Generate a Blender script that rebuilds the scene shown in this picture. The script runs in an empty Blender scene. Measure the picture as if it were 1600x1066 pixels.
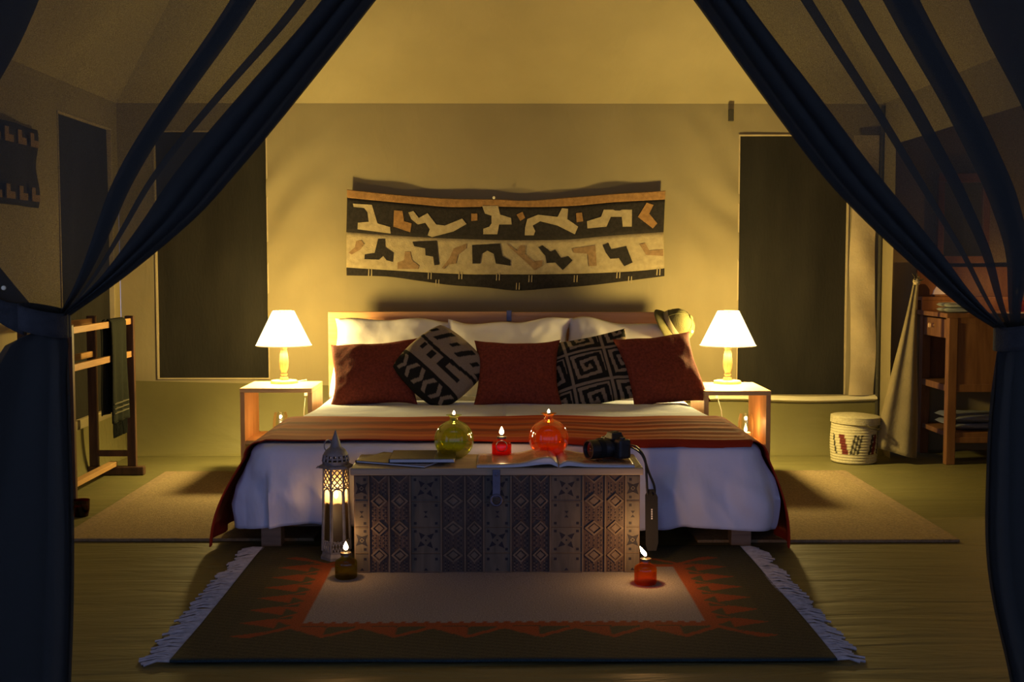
import bpy, bmesh, math, random
from math import pi, sin, cos, tan, atan2, sqrt, exp, hypot
from mathutils import Vector, Matrix, Euler, noise

random.seed(7)
scene = bpy.context.scene
COL = scene.collection

# ------------------------------------------------------------------ camera, world, exposure
F_PX = 1850.0
CAM_H = 1.065
PITCH = math.atan(123.0 / F_PX)
YAW = math.atan(15.0 / F_PX)
cam_data = bpy.data.cameras.new('camera')
cam_data.sensor_width = 36.0
cam_data.lens = 36.0 * F_PX / 1600.0
cam_data.clip_start = 0.05
cam_data.clip_end = 60
cam = bpy.data.objects.new('camera', cam_data)
COL.objects.link(cam)
cam.location = (0, 0, CAM_H)
cam.rotation_euler = (pi / 2 - PITCH, 0, -YAW)
scene.camera = cam

world = bpy.data.worlds.new('dusk')
scene.world = world
world.use_nodes = True
bg = world.node_tree.nodes['Background']
bg.inputs['Color'].default_value = (0.36, 0.47, 1.0, 1)
bg.inputs['Strength'].default_value = 1.05

scene.view_settings.view_transform = 'Standard'
scene.view_settings.look = 'None'
scene.view_settings.gamma = 1.0
scene.view_settings.exposure = 0.0
scene.view_settings.use_curve_mapping = False

LAMP_W = 99.0          # bedside bulbs
LAMP_COL = (1.0, 0.76, 0.28)
SHADE_L = 4.0
FLAME_COL = (1.0, 0.50, 0.16)

CAM_M = Euler(cam.rotation_euler).to_matrix()
def at(px, py, Y):
    """point of the room seen at a pixel, at the distance Y from the camera's plane"""
    d = CAM_M @ Vector(((px - 800.0) / F_PX, -(py - 533.0) / F_PX, -1.0))
    return Vector((0, 0, CAM_H)) + d * (Y / d.y)

# ------------------------------------------------------------------ materials
MATS = {}
def nt(m):
    m.use_nodes = True
    return m.node_tree.nodes, m.node_tree.links, m.node_tree.nodes['Principled BSDF']

def mat(name, col, rough=0.7, var=0.0, scale=8.0, bump=0.0, bscale=60.0, metal=0.0, stretch=(1, 1, 1), spec=0.3, sheen=0.0, coord='Object'):
    if name in MATS: return MATS[name]
    m = bpy.data.materials.new(name)
    n, l, p = nt(m)
    p.inputs['Roughness'].default_value = rough
    p.inputs['Metallic'].default_value = metal
    p.inputs['Specular IOR Level'].default_value = spec
    if sheen: p.inputs['Sheen Weight'].default_value = sheen
    tc = n.new('ShaderNodeTexCoord'); mp = n.new('ShaderNodeMapping')
    mp.inputs['Scale'].default_value = stretch
    l.new(tc.outputs[coord], mp.inputs['Vector'])
    p.inputs['Base Color'].default_value = (*col, 1)
    if var:
        nz = n.new('ShaderNodeTexNoise'); nz.inputs['Scale'].default_value = scale
        nz.inputs['Detail'].default_value = 4
        l.new(mp.outputs[0], nz.inputs['Vector'])
        r = n.new('ShaderNodeValToRGB')
        r.color_ramp.elements[0].position = 0.3; r.color_ramp.elements[1].position = 0.7
        r.color_ramp.elements[0].color = (*[c * (1 - var) for c in col], 1)
        r.color_ramp.elements[1].color = (*[min(1, c * (1 + var)) for c in col], 1)
        l.new(nz.outputs['Fac'], r.inputs[0]); l.new(r.outputs[0], p.inputs['Base Color'])
    if bump:
        nb = n.new('ShaderNodeTexNoise'); nb.inputs['Scale'].default_value = bscale
        nb.inputs['Detail'].default_value = 3
        l.new(mp.outputs[0], nb.inputs['Vector'])
        b = n.new('ShaderNodeBump'); b.inputs['Strength'].default_value = bump
        b.inputs['Distance'].default_value = 0.01
        l.new(nb.outputs['Fac'], b.inputs['Height']); l.new(b.outputs[0], p.inputs['Normal'])
    MATS[name] = m
    return m

def wood(name, c1, c2, rough=0.5, axis=(6, 60, 60), scale=1.0):
    if name in MATS: return MATS[name]
    m = bpy.data.materials.new(name)
    n, l, p = nt(m)
    p.inputs['Roughness'].default_value = rough
    p.inputs['Specular IOR Level'].default_value = 0.3
    tc = n.new('ShaderNodeTexCoord'); mp = n.new('ShaderNodeMapping')
    mp.inputs['Scale'].default_value = axis
    l.new(tc.outputs['Object'], mp.inputs['Vector'])
    nz = n.new('ShaderNodeTexNoise'); nz.inputs['Scale'].default_value = scale
    nz.inputs['Detail'].default_value = 5; nz.inputs['Distortion'].default_value = 0.6
    l.new(mp.outputs[0], nz.inputs['Vector'])
    r = n.new('ShaderNodeValToRGB')
    r.color_ramp.elements[0].position = 0.32; r.color_ramp.elements[1].position = 0.68
    r.color_ramp.elements[0].color = (*c1, 1); r.color_ramp.elements[1].color = (*c2, 1)
    l.new(nz.outputs['Fac'], r.inputs[0]); l.new(r.outputs[0], p.inputs['Base Color'])
    b = n.new('ShaderNodeBump'); b.inputs['Strength'].default_value = 0.15; b.inputs['Distance'].default_value = 0.002
    l.new(nz.outputs['Fac'], b.inputs['Height']); l.new(b.outputs[0], p.inputs['Normal'])
    MATS[name] = m
    return m

def mat_attr(name, rough=0.9, bump=0.3, bscale=400.0, var=0.25, vscale=120.0, spec=0.15, stretch=(1, 1, 1)):
    """colour from the woven pattern stored on the mesh, with fine thread variation"""
    if name in MATS: return MATS[name]
    m = bpy.data.materials.new(name)
    n, l, p = nt(m)
    p.inputs['Roughness'].default_value = rough
    p.inputs['Specular IOR Level'].default_value = spec
    a = n.new('ShaderNodeAttribute'); a.attribute_name = 'pattern'
    tc = n.new('ShaderNodeTexCoord'); mp = n.new('ShaderNodeMapping'); mp.inputs['Scale'].default_value = stretch
    l.new(tc.outputs['Object'], mp.inputs['Vector'])
    nz = n.new('ShaderNodeTexNoise'); nz.inputs['Scale'].default_value = vscale; nz.inputs['Detail'].default_value = 3
    l.new(mp.outputs[0], nz.inputs['Vector'])
    mr = n.new('ShaderNodeMapRange'); mr.inputs[1].default_value = 0.3; mr.inputs[2].default_value = 0.7
    mr.inputs[3].default_value = 1 - var; mr.inputs[4].default_value = 1 + var
    l.new(nz.outputs['Fac'], mr.inputs[0])
    mx = n.new('ShaderNodeVectorMath'); mx.operation = 'SCALE'
    l.new(a.outputs['Color'], mx.inputs[0]); l.new(mr.outputs[0], mx.inputs['Scale'])
    l.new(mx.outputs[0], p.inputs['Base Color'])
    nb = n.new('ShaderNodeTexNoise'); nb.inputs['Scale'].default_value = bscale
    l.new(mp.outputs[0], nb.inputs['Vector'])
    b = n.new('ShaderNodeBump'); b.inputs['Strength'].default_value = bump; b.inputs['Distance'].default_value = 0.003
    l.new(nb.outputs['Fac'], b.inputs['Height']); l.new(b.outputs[0], p.inputs['Normal'])
    MATS[name] = m
    return m

def mat_emit(name, col, strength):
    if name in MATS: return MATS[name]
    m = bpy.data.materials.new(name); m.use_nodes = True
    n, l = m.node_tree.nodes, m.node_tree.links
    n.clear()
    e = n.new('ShaderNodeEmission'); o = n.new('ShaderNodeOutputMaterial')
    e.inputs['Color'].default_value = (*col, 1); e.inputs['Strength'].default_value = strength
    l.new(e.outputs[0], o.inputs[0])
    MATS[name] = m
    return m

def mat_net(name, col, opacity, rough=0.9, transl=0.25):
    """sheer netting: a woven veil that lets part of the light straight through"""
    if name in MATS: return MATS[name]
    m = bpy.data.materials.new(name); m.use_nodes = True
    n, l = m.node_tree.nodes, m.node_tree.links
    n.clear()
    o = n.new('ShaderNodeOutputMaterial')
    d = n.new('ShaderNodeBsdfDiffuse'); d.inputs['Color'].default_value = (*col, 1)
    t = n.new('ShaderNodeBsdfTranslucent'); t.inputs['Color'].default_value = (*col, 1)
    tr = n.new('ShaderNodeBsdfTransparent')
    m1 = n.new('ShaderNodeMixShader'); m1.inputs[0].default_value = transl
    l.new(d.outputs[0], m1.inputs[1]); l.new(t.outputs[0], m1.inputs[2])
    m2 = n.new('ShaderNodeMixShader')
    tc = n.new('ShaderNodeTexCoord')
    nz = n.new('ShaderNodeTexNoise'); nz.inputs['Scale'].default_value = 650
    nz.inputs['Detail'].default_value = 2
    l.new(tc.outputs['Object'], nz.inputs['Vector'])
    mr = n.new('ShaderNodeMapRange'); mr.inputs[1].default_value = 0.25; mr.inputs[2].default_value = 0.75
    mr.inputs[3].default_value = max(0, opacity - 0.1); mr.inputs[4].default_value = min(1, opacity + 0.1)
    l.new(nz.outputs['Fac'], mr.inputs[0]); l.new(mr.outputs[0], m2.inputs[0])
    l.new(tr.outputs[0], m2.inputs[1]); l.new(m1.outputs[0], m2.inputs[2])
    l.new(m2.outputs[0], o.inputs[0])
    MATS[name] = m
    return m

def mat_glass(name, tint, gloss=0.10, rough=0.03, frost=0.0):
    """thin glass wall: tinted see-through with a fresnel sheen"""
    if name in MATS: return MATS[name]
    m = bpy.data.materials.new(name); m.use_nodes = True
    n, l = m.node_tree.nodes, m.node_tree.links
    n.clear()
    o = n.new('ShaderNodeOutputMaterial')
    tr = n.new('ShaderNodeBsdfTransparent'); tr.inputs['Color'].default_value = (*tint, 1)
    g = n.new('ShaderNodeBsdfGlossy'); g.inputs['Roughness'].default_value = rough
    g.inputs['Color'].default_value = (1, 1, 1, 1)
    lw = n.new('ShaderNodeLayerWeight'); lw.inputs['Blend'].default_value = 0.35
    mth = n.new('ShaderNodeMath'); mth.operation = 'MULTIPLY_ADD'
    mth.inputs[1].default_value = 0.25; mth.inputs[2].default_value = gloss * 0.4
    l.new(lw.outputs['Fresnel'], mth.inputs[0])
    mx = n.new('ShaderNodeMixShader'); l.new(mth.outputs[0], mx.inputs[0])
    base = tr
    if frost > 0:
        tl = n.new('ShaderNodeBsdfTranslucent'); tl.inputs['Color'].default_value = (*tint, 1)
        fm = n.new('ShaderNodeMixShader'); fm.inputs[0].default_value = frost
        l.new(tr.outputs[0], fm.inputs[1]); l.new(tl.outputs[0], fm.inputs[2])
        base = fm
    l.new(base.outputs[0], mx.inputs[1]); l.new(g.outputs[0], mx.inputs[2])
    l.new(mx.outputs[0], o.inputs[0])
    MATS[name] = m
    return m

def mat_stripes(name):
    """woven bed runner: bands of rust, amber, brown and dark red across its width"""
    m = bpy.data.materials.new(name)
    n, l, p = nt(m)
    p.inputs['Roughness'].default_value = 0.85; p.inputs['Specular IOR Level'].default_value = 0.08
    a = n.new('ShaderNodeAttribute'); a.attribute_name = 'pattern'
    l.new(a.outputs['Color'], p.inputs['Base Color'])
    MATS[name] = m
    return m

def mat_canvas(name, col, wr=0.25):
    if name in MATS: return MATS[name]
    m = bpy.data.materials.new(name)
    n, l, p = nt(m)
    p.inputs['Roughness'].default_value = 0.85; p.inputs['Specular IOR Level'].default_value = 0.15
    tc = n.new('ShaderNodeTexCoord')
    nz = n.new('ShaderNodeTexNoise'); nz.inputs['Scale'].default_value = 2.2; nz.inputs['Detail'].default_value = 4
    l.new(tc.outputs['Object'], nz.inputs['Vector'])
    r = n.new('ShaderNodeValToRGB')
    r.color_ramp.elements[0].position = 0.3; r.color_ramp.elements[1].position = 0.7
    r.color_ramp.elements[0].color = (*[c * 0.9 for c in col], 1)
    r.color_ramp.elements[1].color = (*[c * 1.08 for c in col], 1)
    l.new(nz.outputs['Fac'], r.inputs[0]); l.new(r.outputs[0], p.inputs['Base Color'])
    mp = n.new('ShaderNodeMapping'); mp.inputs['Scale'].default_value = (3, 3, 1.2)
    l.new(tc.outputs['Object'], mp.inputs['Vector'])
    n2 = n.new('ShaderNodeTexNoise'); n2.inputs['Scale'].default_value = 2.5; n2.inputs['Detail'].default_value = 5
    n2.inputs['Distortion'].default_value = 0.8
    l.new(mp.outputs[0], n2.inputs['Vector'])
    b = n.new('ShaderNodeBump'); b.inputs['Strength'].default_value = wr; b.inputs['Distance'].default_value = 0.02
    l.new(n2.outputs['Fac'], b.inputs['Height']); l.new(b.outputs[0], p.inputs['Normal'])
    MATS[name] = m
    return m

def mat_groundsheet(name, col):
    m = bpy.data.materials.new(name)
    n, l, p = nt(m)
    p.inputs['Roughness'].default_value = 0.5; p.inputs['Specular IOR Level'].default_value = 0.22
    tc = n.new('ShaderNodeTexCoord')
    nz = n.new('ShaderNodeTexNoise'); nz.inputs['Scale'].default_value = 1.7; nz.inputs['Detail'].default_value = 5
    l.new(tc.outputs['Object'], nz.inputs['Vector'])
    r = n.new('ShaderNodeValToRGB')
    r.color_ramp.elements[0].position = 0.3; r.color_ramp.elements[1].position = 0.7
    r.color_ramp.elements[0].color = (*[c * 0.85 for c in col], 1)
    r.color_ramp.elements[1].color = (*[c * 1.12 for c in col], 1)
    l.new(nz.outputs['Fac'], r.inputs[0]); l.new(r.outputs[0], p.inputs['Base Color'])
    mp = n.new('ShaderNodeMapping'); mp.inputs['Scale'].default_value = (1.3, 8, 1)
    l.new(tc.outputs['Object'], mp.inputs['Vector'])
    n2 = n.new('ShaderNodeTexNoise'); n2.inputs['Scale'].default_value = 1.6; n2.inputs['Detail'].default_value = 4
    n2.inputs['Distortion'].default_value = 0.7
    l.new(mp.outputs[0], n2.inputs['Vector'])
    b = n.new('ShaderNodeBump'); b.inputs['Strength'].default_value = 0.45; b.inputs['Distance'].default_value = 0.03
    l.new(n2.outputs['Fac'], b.inputs['Height']); l.new(b.outputs[0], p.inputs['Normal'])
    MATS[name] = m
    return m

M_CANVAS = mat_canvas('tan_canvas', (0.295, 0.243, 0.124))
M_ROOF = mat_canvas('roof_canvas', (0.335, 0.275, 0.135), 0.3)
M_FLOOR = mat_groundsheet('olive_groundsheet', (0.15, 0.131, 0.047))
M_NETWIN = mat('window_netting', (0.017, 0.015, 0.010), 0.9, 0.25, 3.0, 0.25, 30, stretch=(3, 3, 0.7))
M_HEM = mat('canvas_hem', (0.46, 0.37, 0.20), 0.85, 0.1, 10, 0.2, 80)
M_SILL = mat('pale_webbing', (0.72, 0.65, 0.42), 0.8, 0.05, 10)
M_DARKSEAM = mat('dark_seam', (0.05, 0.045, 0.03), 0.9)
M_OAK = wood('pale_pine', (0.62, 0.36, 0.15), (0.75, 0.48, 0.22))
M_OAKV = wood('pale_pine_upright', (0.55, 0.29, 0.11), (0.68, 0.40, 0.17), axis=(50, 50, 5))
M_HEADB = wood('headboard_wood', (0.42, 0.21, 0.09), (0.55, 0.30, 0.14), axis=(3, 30, 40))
M_DARKW = wood('dark_rack_wood', (0.055, 0.028, 0.014), (0.11, 0.055, 0.028), axis=(40, 40, 5))
M_RAIL = wood('rack_rail_wood', (0.38, 0.20, 0.07), (0.50, 0.29, 0.11), axis=(40, 5, 40))
M_WASH = wood('washstand_wood', (0.17, 0.072, 0.022), (0.26, 0.12, 0.038), axis=(30, 30, 4))
M_BEDW = wood('bed_frame_wood', (0.16, 0.11, 0.07), (0.24, 0.165, 0.105), axis=(6, 40, 40))
M_SHEET = mat('white_cotton', (0.62, 0.67, 0.82), 0.9, 0.03, 6, 0.9, 11, spec=0.1, stretch=(1, 1, 0.4))
M_PILLOW = mat('pillow_cotton', (0.66, 0.63, 0.60), 0.85, 0.03, 6, 0.2, 18)
M_RUST = mat('rust_woven', (0.20, 0.036, 0.016), 0.9, 0.3, 90, 0.35, 260)
M_MATTRESS = mat('mattress_ticking', (0.6, 0.58, 0.52), 0.9, 0.05, 10)
M_NAVY = mat_net('navy_netting', (0.042, 0.045, 0.040), 0.80)
M_NAVYBAND = mat('navy_strap', (0.024, 0.026, 0.026), 0.9, 0.2, 60, 0.3, 200)
M_JUTE = mat('jute_weave', (0.27, 0.19, 0.088), 0.95, 0.35, 110, 0.6, 260, stretch=(1, 1.6, 1))
M_JUTEB = mat('jute_binding', (0.24, 0.165, 0.08), 0.95, 0.2, 60, 0.4, 200)
M_CHESTB = wood('chest_dark_wood', (0.10, 0.07, 0.045), (0.16, 0.11, 0.075), axis=(4, 30, 30))
M_CARVE = wood('chest_carved_wood', (0.10, 0.070, 0.040), (0.155, 0.110, 0.066), axis=(40, 40, 8))
M_CARVED2 = wood('chest_carved_red', (0.055, 0.032, 0.019), (0.088, 0.054, 0.034), axis=(40, 40, 8))
M_CARVEX = wood('chest_carved_grey', (0.066, 0.053, 0.034), (0.105, 0.085, 0.056), axis=(40, 40, 8))
M_HOLE_SHADOW = mat('chest_hole_shadow', (0.012, 0.010, 0.014), 0.6)  # shade of the carved holes, put into the colour
M_LID = wood('chest_lid_wood', (0.25, 0.20, 0.13), (0.34, 0.275, 0.185), axis=(4, 40, 40))
M_IRON = mat('hasp_metal', (0.11, 0.115, 0.16), 0.45, 0.2, 30, metal=0.6)
M_LANT = mat('lantern_tin', (0.21, 0.205, 0.21), 0.55, 0.3, 25, 0.2, 60, metal=0.35)
M_BRASS = mat('burner_metal', (0.16, 0.13, 0.09), 0.4, metal=0.8)
M_WICK = mat('wick', (0.5, 0.42, 0.3), 0.9)
M_FLAME = mat_emit('flame', (1.0, 0.72, 0.36), 26.0)
M_GREEN = mat_glass('green_glass', (0.58, 0.68, 0.16), 0.05, frost=0.13)
M_RED = mat_glass('orange_red_glass', (1.0, 0.34, 0.045), 0.05, frost=0.16)
M_RED2 = mat_glass('deep_red_glass', (0.92, 0.11, 0.03), 0.05, frost=0.15)
M_AMBER = mat_glass('amber_glass', (0.95, 0.46, 0.10), 0.05, frost=0.12)
M_DGREEN = mat_glass('dark_green_glass', (0.52, 0.52, 0.12), 0.05, frost=0.12)
M_CLEAR = mat_glass('clear_glass', (0.96, 0.95, 0.9), 0.15)
M_FROST = mat_glass('lantern_glass', (1.0, 0.86, 0.55), 0.04, 0.3, frost=0.5)
def liquid(name, col):
    m = mat_glass(name, col, 0.0, 0.15)
    return m
L_GREEN = liquid('green_oil', (0.75, 0.64, 0.15))
L_RED = liquid('red_oil', (1.0, 0.58, 0.18))
L_AMBER = liquid('amber_oil', (0.9, 0.5, 0.15))
M_WAX = mat('candle_wax', (0.05, 0.045, 0.035), 0.6)
M_WAXW = mat('white_wax', (0.85, 0.78, 0.62), 0.5)
M_BLACK = mat('camera_black', (0.012, 0.012, 0.012), 0.45, 0.2, 60, 0.15, 300, spec=0.5)
M_RUBBER = mat('camera_rubber', (0.008, 0.008, 0.008), 0.75, bump=0.3, bscale=500)
M_LENS = mat('lens_glass', (0.01, 0.008, 0.012), 0.05, spec=1.0)
M_WHITEMARK = mat('pale_mark', (0.45, 0.45, 0.45), 0.7)
M_PAPER = mat('book_pages', (0.62, 0.60, 0.60), 0.8, 0.05, 200, stretch=(1, 1, 30))
M_COVER = mat('glossy_dark_cover', (0.035, 0.030, 0.022), 0.18, 0.3, 12, spec=0.6)
M_COVER2 = mat('glossy_brown_cover', (0.09, 0.07, 0.035), 0.22, 0.3, 9, spec=0.6)
M_HATC = mat('hat_khaki', (0.10, 0.090, 0.030), 0.9, 0.15, 30, 0.3, 220)
M_HATB = mat('hat_band', (0.24, 0.20, 0.11), 0.85, 0.08, 40)
M_SCARF = mat('dark_green_wool', (0.010, 0.0125, 0.006), 0.95, 0.25, 60, 0.3, 300)
M_SCARFL = mat('pale_stripe', (0.13, 0.12, 0.075), 0.95)
M_TOWEL = mat('pale_towel', (0.50, 0.52, 0.42), 0.95, 0.1, 40, 0.6, 300)
M_TOWELB = mat('grey_towel', (0.25, 0.26, 0.26), 0.95, 0.1, 40, 0.6, 300)
M_TISSUE = mat('tissue_paper', (0.9, 0.86, 0.75), 0.9)
M_CORD = mat('white_cord', (0.7, 0.65, 0.5), 0.6)
M_MIRROR = mat('mirror_glass', (0.5, 0.5, 0.5), 0.05, metal=1.0)
M_LAMPW = wood('turned_pale_wood', (0.58, 0.34, 0.15), (0.74, 0.50, 0.26), axis=(40, 40, 6))
M_RED_BLOB = mat('dark_red_cloth', (0.14, 0.022, 0.014), 0.9)

# ------------------------------------------------------------------ mesh helpers
def link(name, me, m=None, parent=None, smooth=None):
    o = bpy.data.objects.new(name, me)
    COL.objects.link(o)
    if m is not None:
        for q in (m if isinstance(m, (list, tuple)) else [m]):
            me.materials.append(q)
    if parent is not None:
        o.parent = parent
    if smooth is not None:
        for p in me.polygons: p.use_smooth = True
        me.set_sharp_from_angle(angle=math.radians(smooth))
    return o

def finish(bm, name):
    me = bpy.data.meshes.new(name)
    bmesh.ops.recalc_face_normals(bm, faces=bm.faces[:])
    bm.to_mesh(me); bm.free()
    return me

def box(bm, x0, x1, y0, y1, z0, z1, bev=0.0, mtx=None):
    r = bmesh.ops.create_cube(bm, size=1.0)
    vs = r['verts']
    for v in vs:
        v.co = Vector((x0 + (v.co.x + .5) * (x1 - x0), y0 + (v.co.y + .5) * (y1 - y0), z0 + (v.co.z + .5) * (z1 - z0)))
    if bev > 0:
        es = list({e for v in vs for e in v.link_edges})
        rr = bmesh.ops.bevel(bm, geom=es, offset=bev, segments=2, affect='EDGES', profile=0.6)
        vs = list({v for f in rr['faces'] for v in f.verts} | {v for v in vs if v.is_valid})
    if mtx is not None:
        for v in vs: v.co = mtx @ v.co
    return vs

def box_ob(name, dims, m, parent=None, bev=0.003, mtx=None):
    bm = bmesh.new(); box(bm, *dims, bev=bev, mtx=mtx)
    return link(name, finish(bm, name), m, parent)

def lathe(bm, prof, n=32, mtx=None, squash=(1, 1)):
    rings = []
    for r, z in prof:
        if r < 1e-5:
            rings.append([bm.verts.new((0, 0, z))])
        else:
            rings.append([bm.verts.new((r * cos(2 * pi * i / n) * squash[0], r * sin(2 * pi * i / n) * squash[1], z)) for i in range(n)])
    for a, b in zip(rings[:-1], rings[1:]):
        for i in range(n):
            j = (i + 1) % n
            if len(a) == 1 and len(b) == 1: continue
            if len(a) == 1: bm.faces.new((a[0], b[i], b[j]))
            elif len(b) == 1: bm.faces.new((a[i], a[j], b[0]))
            else: bm.faces.new((a[i], a[j], b[j], b[i]))
    vs = [v for r in rings for v in r]
    if mtx is not None:
        for v in vs: v.co = mtx @ v.co
    return rings

def lathe_ob(name, prof, m, parent=None, n=32, mtx=None, smooth=40, squash=(1, 1)):
    bm = bmesh.new(); lathe(bm, prof, n, mtx, squash)
    return link(name, finish(bm, name), m, parent, smooth)

def tube(bm, pts, rad, n=8, closed=False, rads=None):
    pts = [Vector(p) for p in pts]
    rings = []
    prev = None
    for i, p in enumerate(pts):
        if closed: t = pts[(i + 1) % len(pts)] - pts[i - 1]
        else: t = pts[min(i + 1, len(pts) - 1)] - pts[max(i - 1, 0)]
        t.normalize()
        up = prev if prev is not None else (Vector((0, 0, 1)) if abs(t.z) < .9 else Vector((1, 0, 0)))
        a = t.cross(up)
        if a.length < 1e-6: a = t.cross(Vector((0, 1, 0)))
        a.normalize(); b = a.cross(t).normalized(); prev = b
        r = rads[i] if rads else rad
        rings.append([bm.verts.new(p + r * (cos(2 * pi * k / n) * a + sin(2 * pi * k / n) * b)) for k in range(n)])
    m = len(rings)
    for i in range(m if closed else m - 1):
        A, B = rings[i], rings[(i + 1) % m]
        for k in range(n):
            bm.faces.new((A[k], A[(k + 1) % n], B[(k + 1) % n], B[k]))
    if not closed:
        bm.faces.new(rings[0]); bm.faces.new(rings[-1][::-1])

def tube_ob(name, pts, rad, m, parent=None, n=8, closed=False, rads=None, smooth=50):
    bm = bmesh.new(); tube(bm, pts, rad, n, closed, rads)
    return link(name, finish(bm, name), m, parent, smooth)

def prism(bm, poly, fn, thick):
    """poly in 2D, fn(u, v, d) gives the point at height d above the surface"""
    f = [bm.verts.new(fn(u, v, thick)) for u, v in poly]
    b = [bm.verts.new(fn(u, v, 0)) for u, v in poly]
    k = len(poly)
    for i in range(k):
        j = (i + 1) % k
        bm.faces.new((f[i], f[j], b[j], b[i]))
    face = bm.faces.new(f); face2 = bm.faces.new(b[::-1])
    face.normal_update(); face2.normal_update()
    bmesh.ops.triangulate(bm, faces=[face, face2])

def grid(bm, fn, nu, nv, skip=None):
    vs = [[bm.verts.new(fn(i / nu, j / nv)) for i in range(nu + 1)] for j in range(nv + 1)]
    for j in range(nv):
        for i in range(nu):
            if skip and skip((i + .5) / nu, (j + .5) / nv): continue
            bm.faces.new((vs[j][i], vs[j][i + 1], vs[j + 1][i + 1], vs[j + 1][i]))
    return vs

def grid_ob(name, fn, nu, nv, m, parent=None, skip=None, smooth=60, solid=0.0, pattern=None):
    bm = bmesh.new()
    lay = bm.verts.layers.float_color.new('pattern') if pattern else None
    vs = grid(bm, fn, nu, nv, skip)
    if pattern:
        for j in range(nv + 1):
            for i in range(nu + 1):
                vs[j][i][lay] = (*pattern(i / nu, j / nv), 1)
    for v in [v for v in bm.verts if not v.link_faces]: bm.verts.remove(v)
    me = finish(bm, name)
    o = link(name, me, m, parent, smooth)
    if solid:
        md = o.modifiers.new('thickness', 'SOLIDIFY'); md.thickness = solid; md.offset = 0
    return o

def empty(name, loc=(0, 0, 0), rz=0.0):
    o = bpy.data.objects.new(name, None)
    COL.objects.link(o)
    o.location = loc; o.rotation_euler = (0, 0, rz); o.empty_display_size = 0.1
    return o

def tag(o, label, cat, group=None):
    o['label'] = label; o['category'] = cat
    if group: o['group'] = group
    return o

def struct(o, label=None, cat=None):
    o['kind'] = 'structure'
    if label: o['label'] = label
    if cat: o['category'] = cat
    return o

def point_light(name, loc, watts, col, radius, parent=None):
    d = bpy.data.lights.new(name, 'POINT')
    d.energy = watts; d.color = col; d.shadow_soft_size = radius
    o = bpy.data.objects.new(name, d); COL.objects.link(o)
    o.location = loc
    if parent is not None: o.parent = parent
    return o

def lerp(a, b, t): return a + (b - a) * t
def pl(pts, t):
    """point of a polyline by a 0..1 parameter (smoothed by Catmull-Rom)"""
    n = len(pts) - 1
    f = min(max(t, 0), 1) * n
    i = min(int(f), n - 1); u = f - i
    p0 = Vector(pts[max(i - 1, 0)]); p1 = Vector(pts[i]); p2 = Vector(pts[i + 1]); p3 = Vector(pts[min(i + 2, n)])
    return 0.5 * ((2 * p1) + (p2 - p0) * u + (2 * p0 - 5 * p1 + 4 * p2 - p3) * u * u + (3 * p1 - p0 - 3 * p2 + p3) * u ** 3)
def sm(a, b, x):
    t = min(1, max(0, (x - a) / (b - a))); return t * t * (3 - 2 * t)
def nz(x, y, z=0.0): return noise.noise(Vector((x, y, z)))

# ------------------------------------------------------------------ the tent
XL, XR, YB, ZE = -2.123, 2.108, 6.60, 1.939      # left wall, right wall, back wall, eave
W1 = (-1.918, -1.305, 0.42, 1.783)                # back windows: x0, x1, z0, z1
W2 = (1.316, 1.918, 0.324, 1.763)

# floor
def floor_fn(u, v):
    return Vector((lerp(-2.6, 3.6, u), lerp(-1.5, 7.0, v), 0))
struct(grid_ob('floor', floor_fn, 2, 2, M_FLOOR), 'olive groundsheet floor of the tent, slightly wrinkled', 'floor')

# back wall with two window holes
def wall_lines(holes, lo, hi, step):
    s = {lo, hi}
    for h in holes: s |= set(h)
    s = sorted(s); out = []
    for a, b in zip(s[:-1], s[1:]):
        n = max(1, round((b - a) / step))
        out += [lerp(a, b, i / n) for i in range(n)]
    return out + [hi]

def back_off(x, z):
    d = 0.0
    # pulled folds fanning from the upper corners beside the windows
    for sx, wx in ((-1, -1.305), (1, 1.316)):
        w = sm(0.62, 0.0, (wx - x) * sx) if (wx - x) * sx >= 0 else 0.0
        w *= sm(0.6, 1.1, z) * sm(2.02, 1.9, z)
        q = (x * sx * 0.75 + z * 0.66)
        d += w * 0.011 * sin(q * 30 + 2.2 * nz(x * 3, z * 3, 5) + 0.6 * sin(z * 9)) * (0.55 + 0.9 * nz(x * 4, z * 2.5, 9))
        w2 = sm(0.55, 0.0, abs(x - wx + sx * 0.18)) * sm(1.9, 0.6, z)
        d += 0.006 * w2 * sin(x * 26 + z * 5)
    d += 0.012 * nz(x * 1.1, z * 0.9, 3)
    edge = sm(0.0, 0.12, ZE - z)
    return d * edge

def build_wall(name, us, vs, holes, fn, m, label):
    bm = bmesh.new()
    V = [[bm.verts.new(fn(u, v)) for u in us] for v in vs]
    for j in range(len(vs) - 1):
        for i in range(len(us) - 1):
            cu, cv = (us[i] + us[i + 1]) / 2, (vs[j] + vs[j + 1]) / 2
            if any(h[0] < cu < h[1] and h[2] < cv < h[3] for h in holes): continue
            bm.faces.new((V[j][i], V[j][i + 1], V[j + 1][i + 1], V[j + 1][i]))
    for v in [v for v in bm.verts if not v.link_faces]: bm.verts.remove(v)
    o = link(name, finish(bm, name), m, None, 60)
    return struct(o, label, 'wall')

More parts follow.
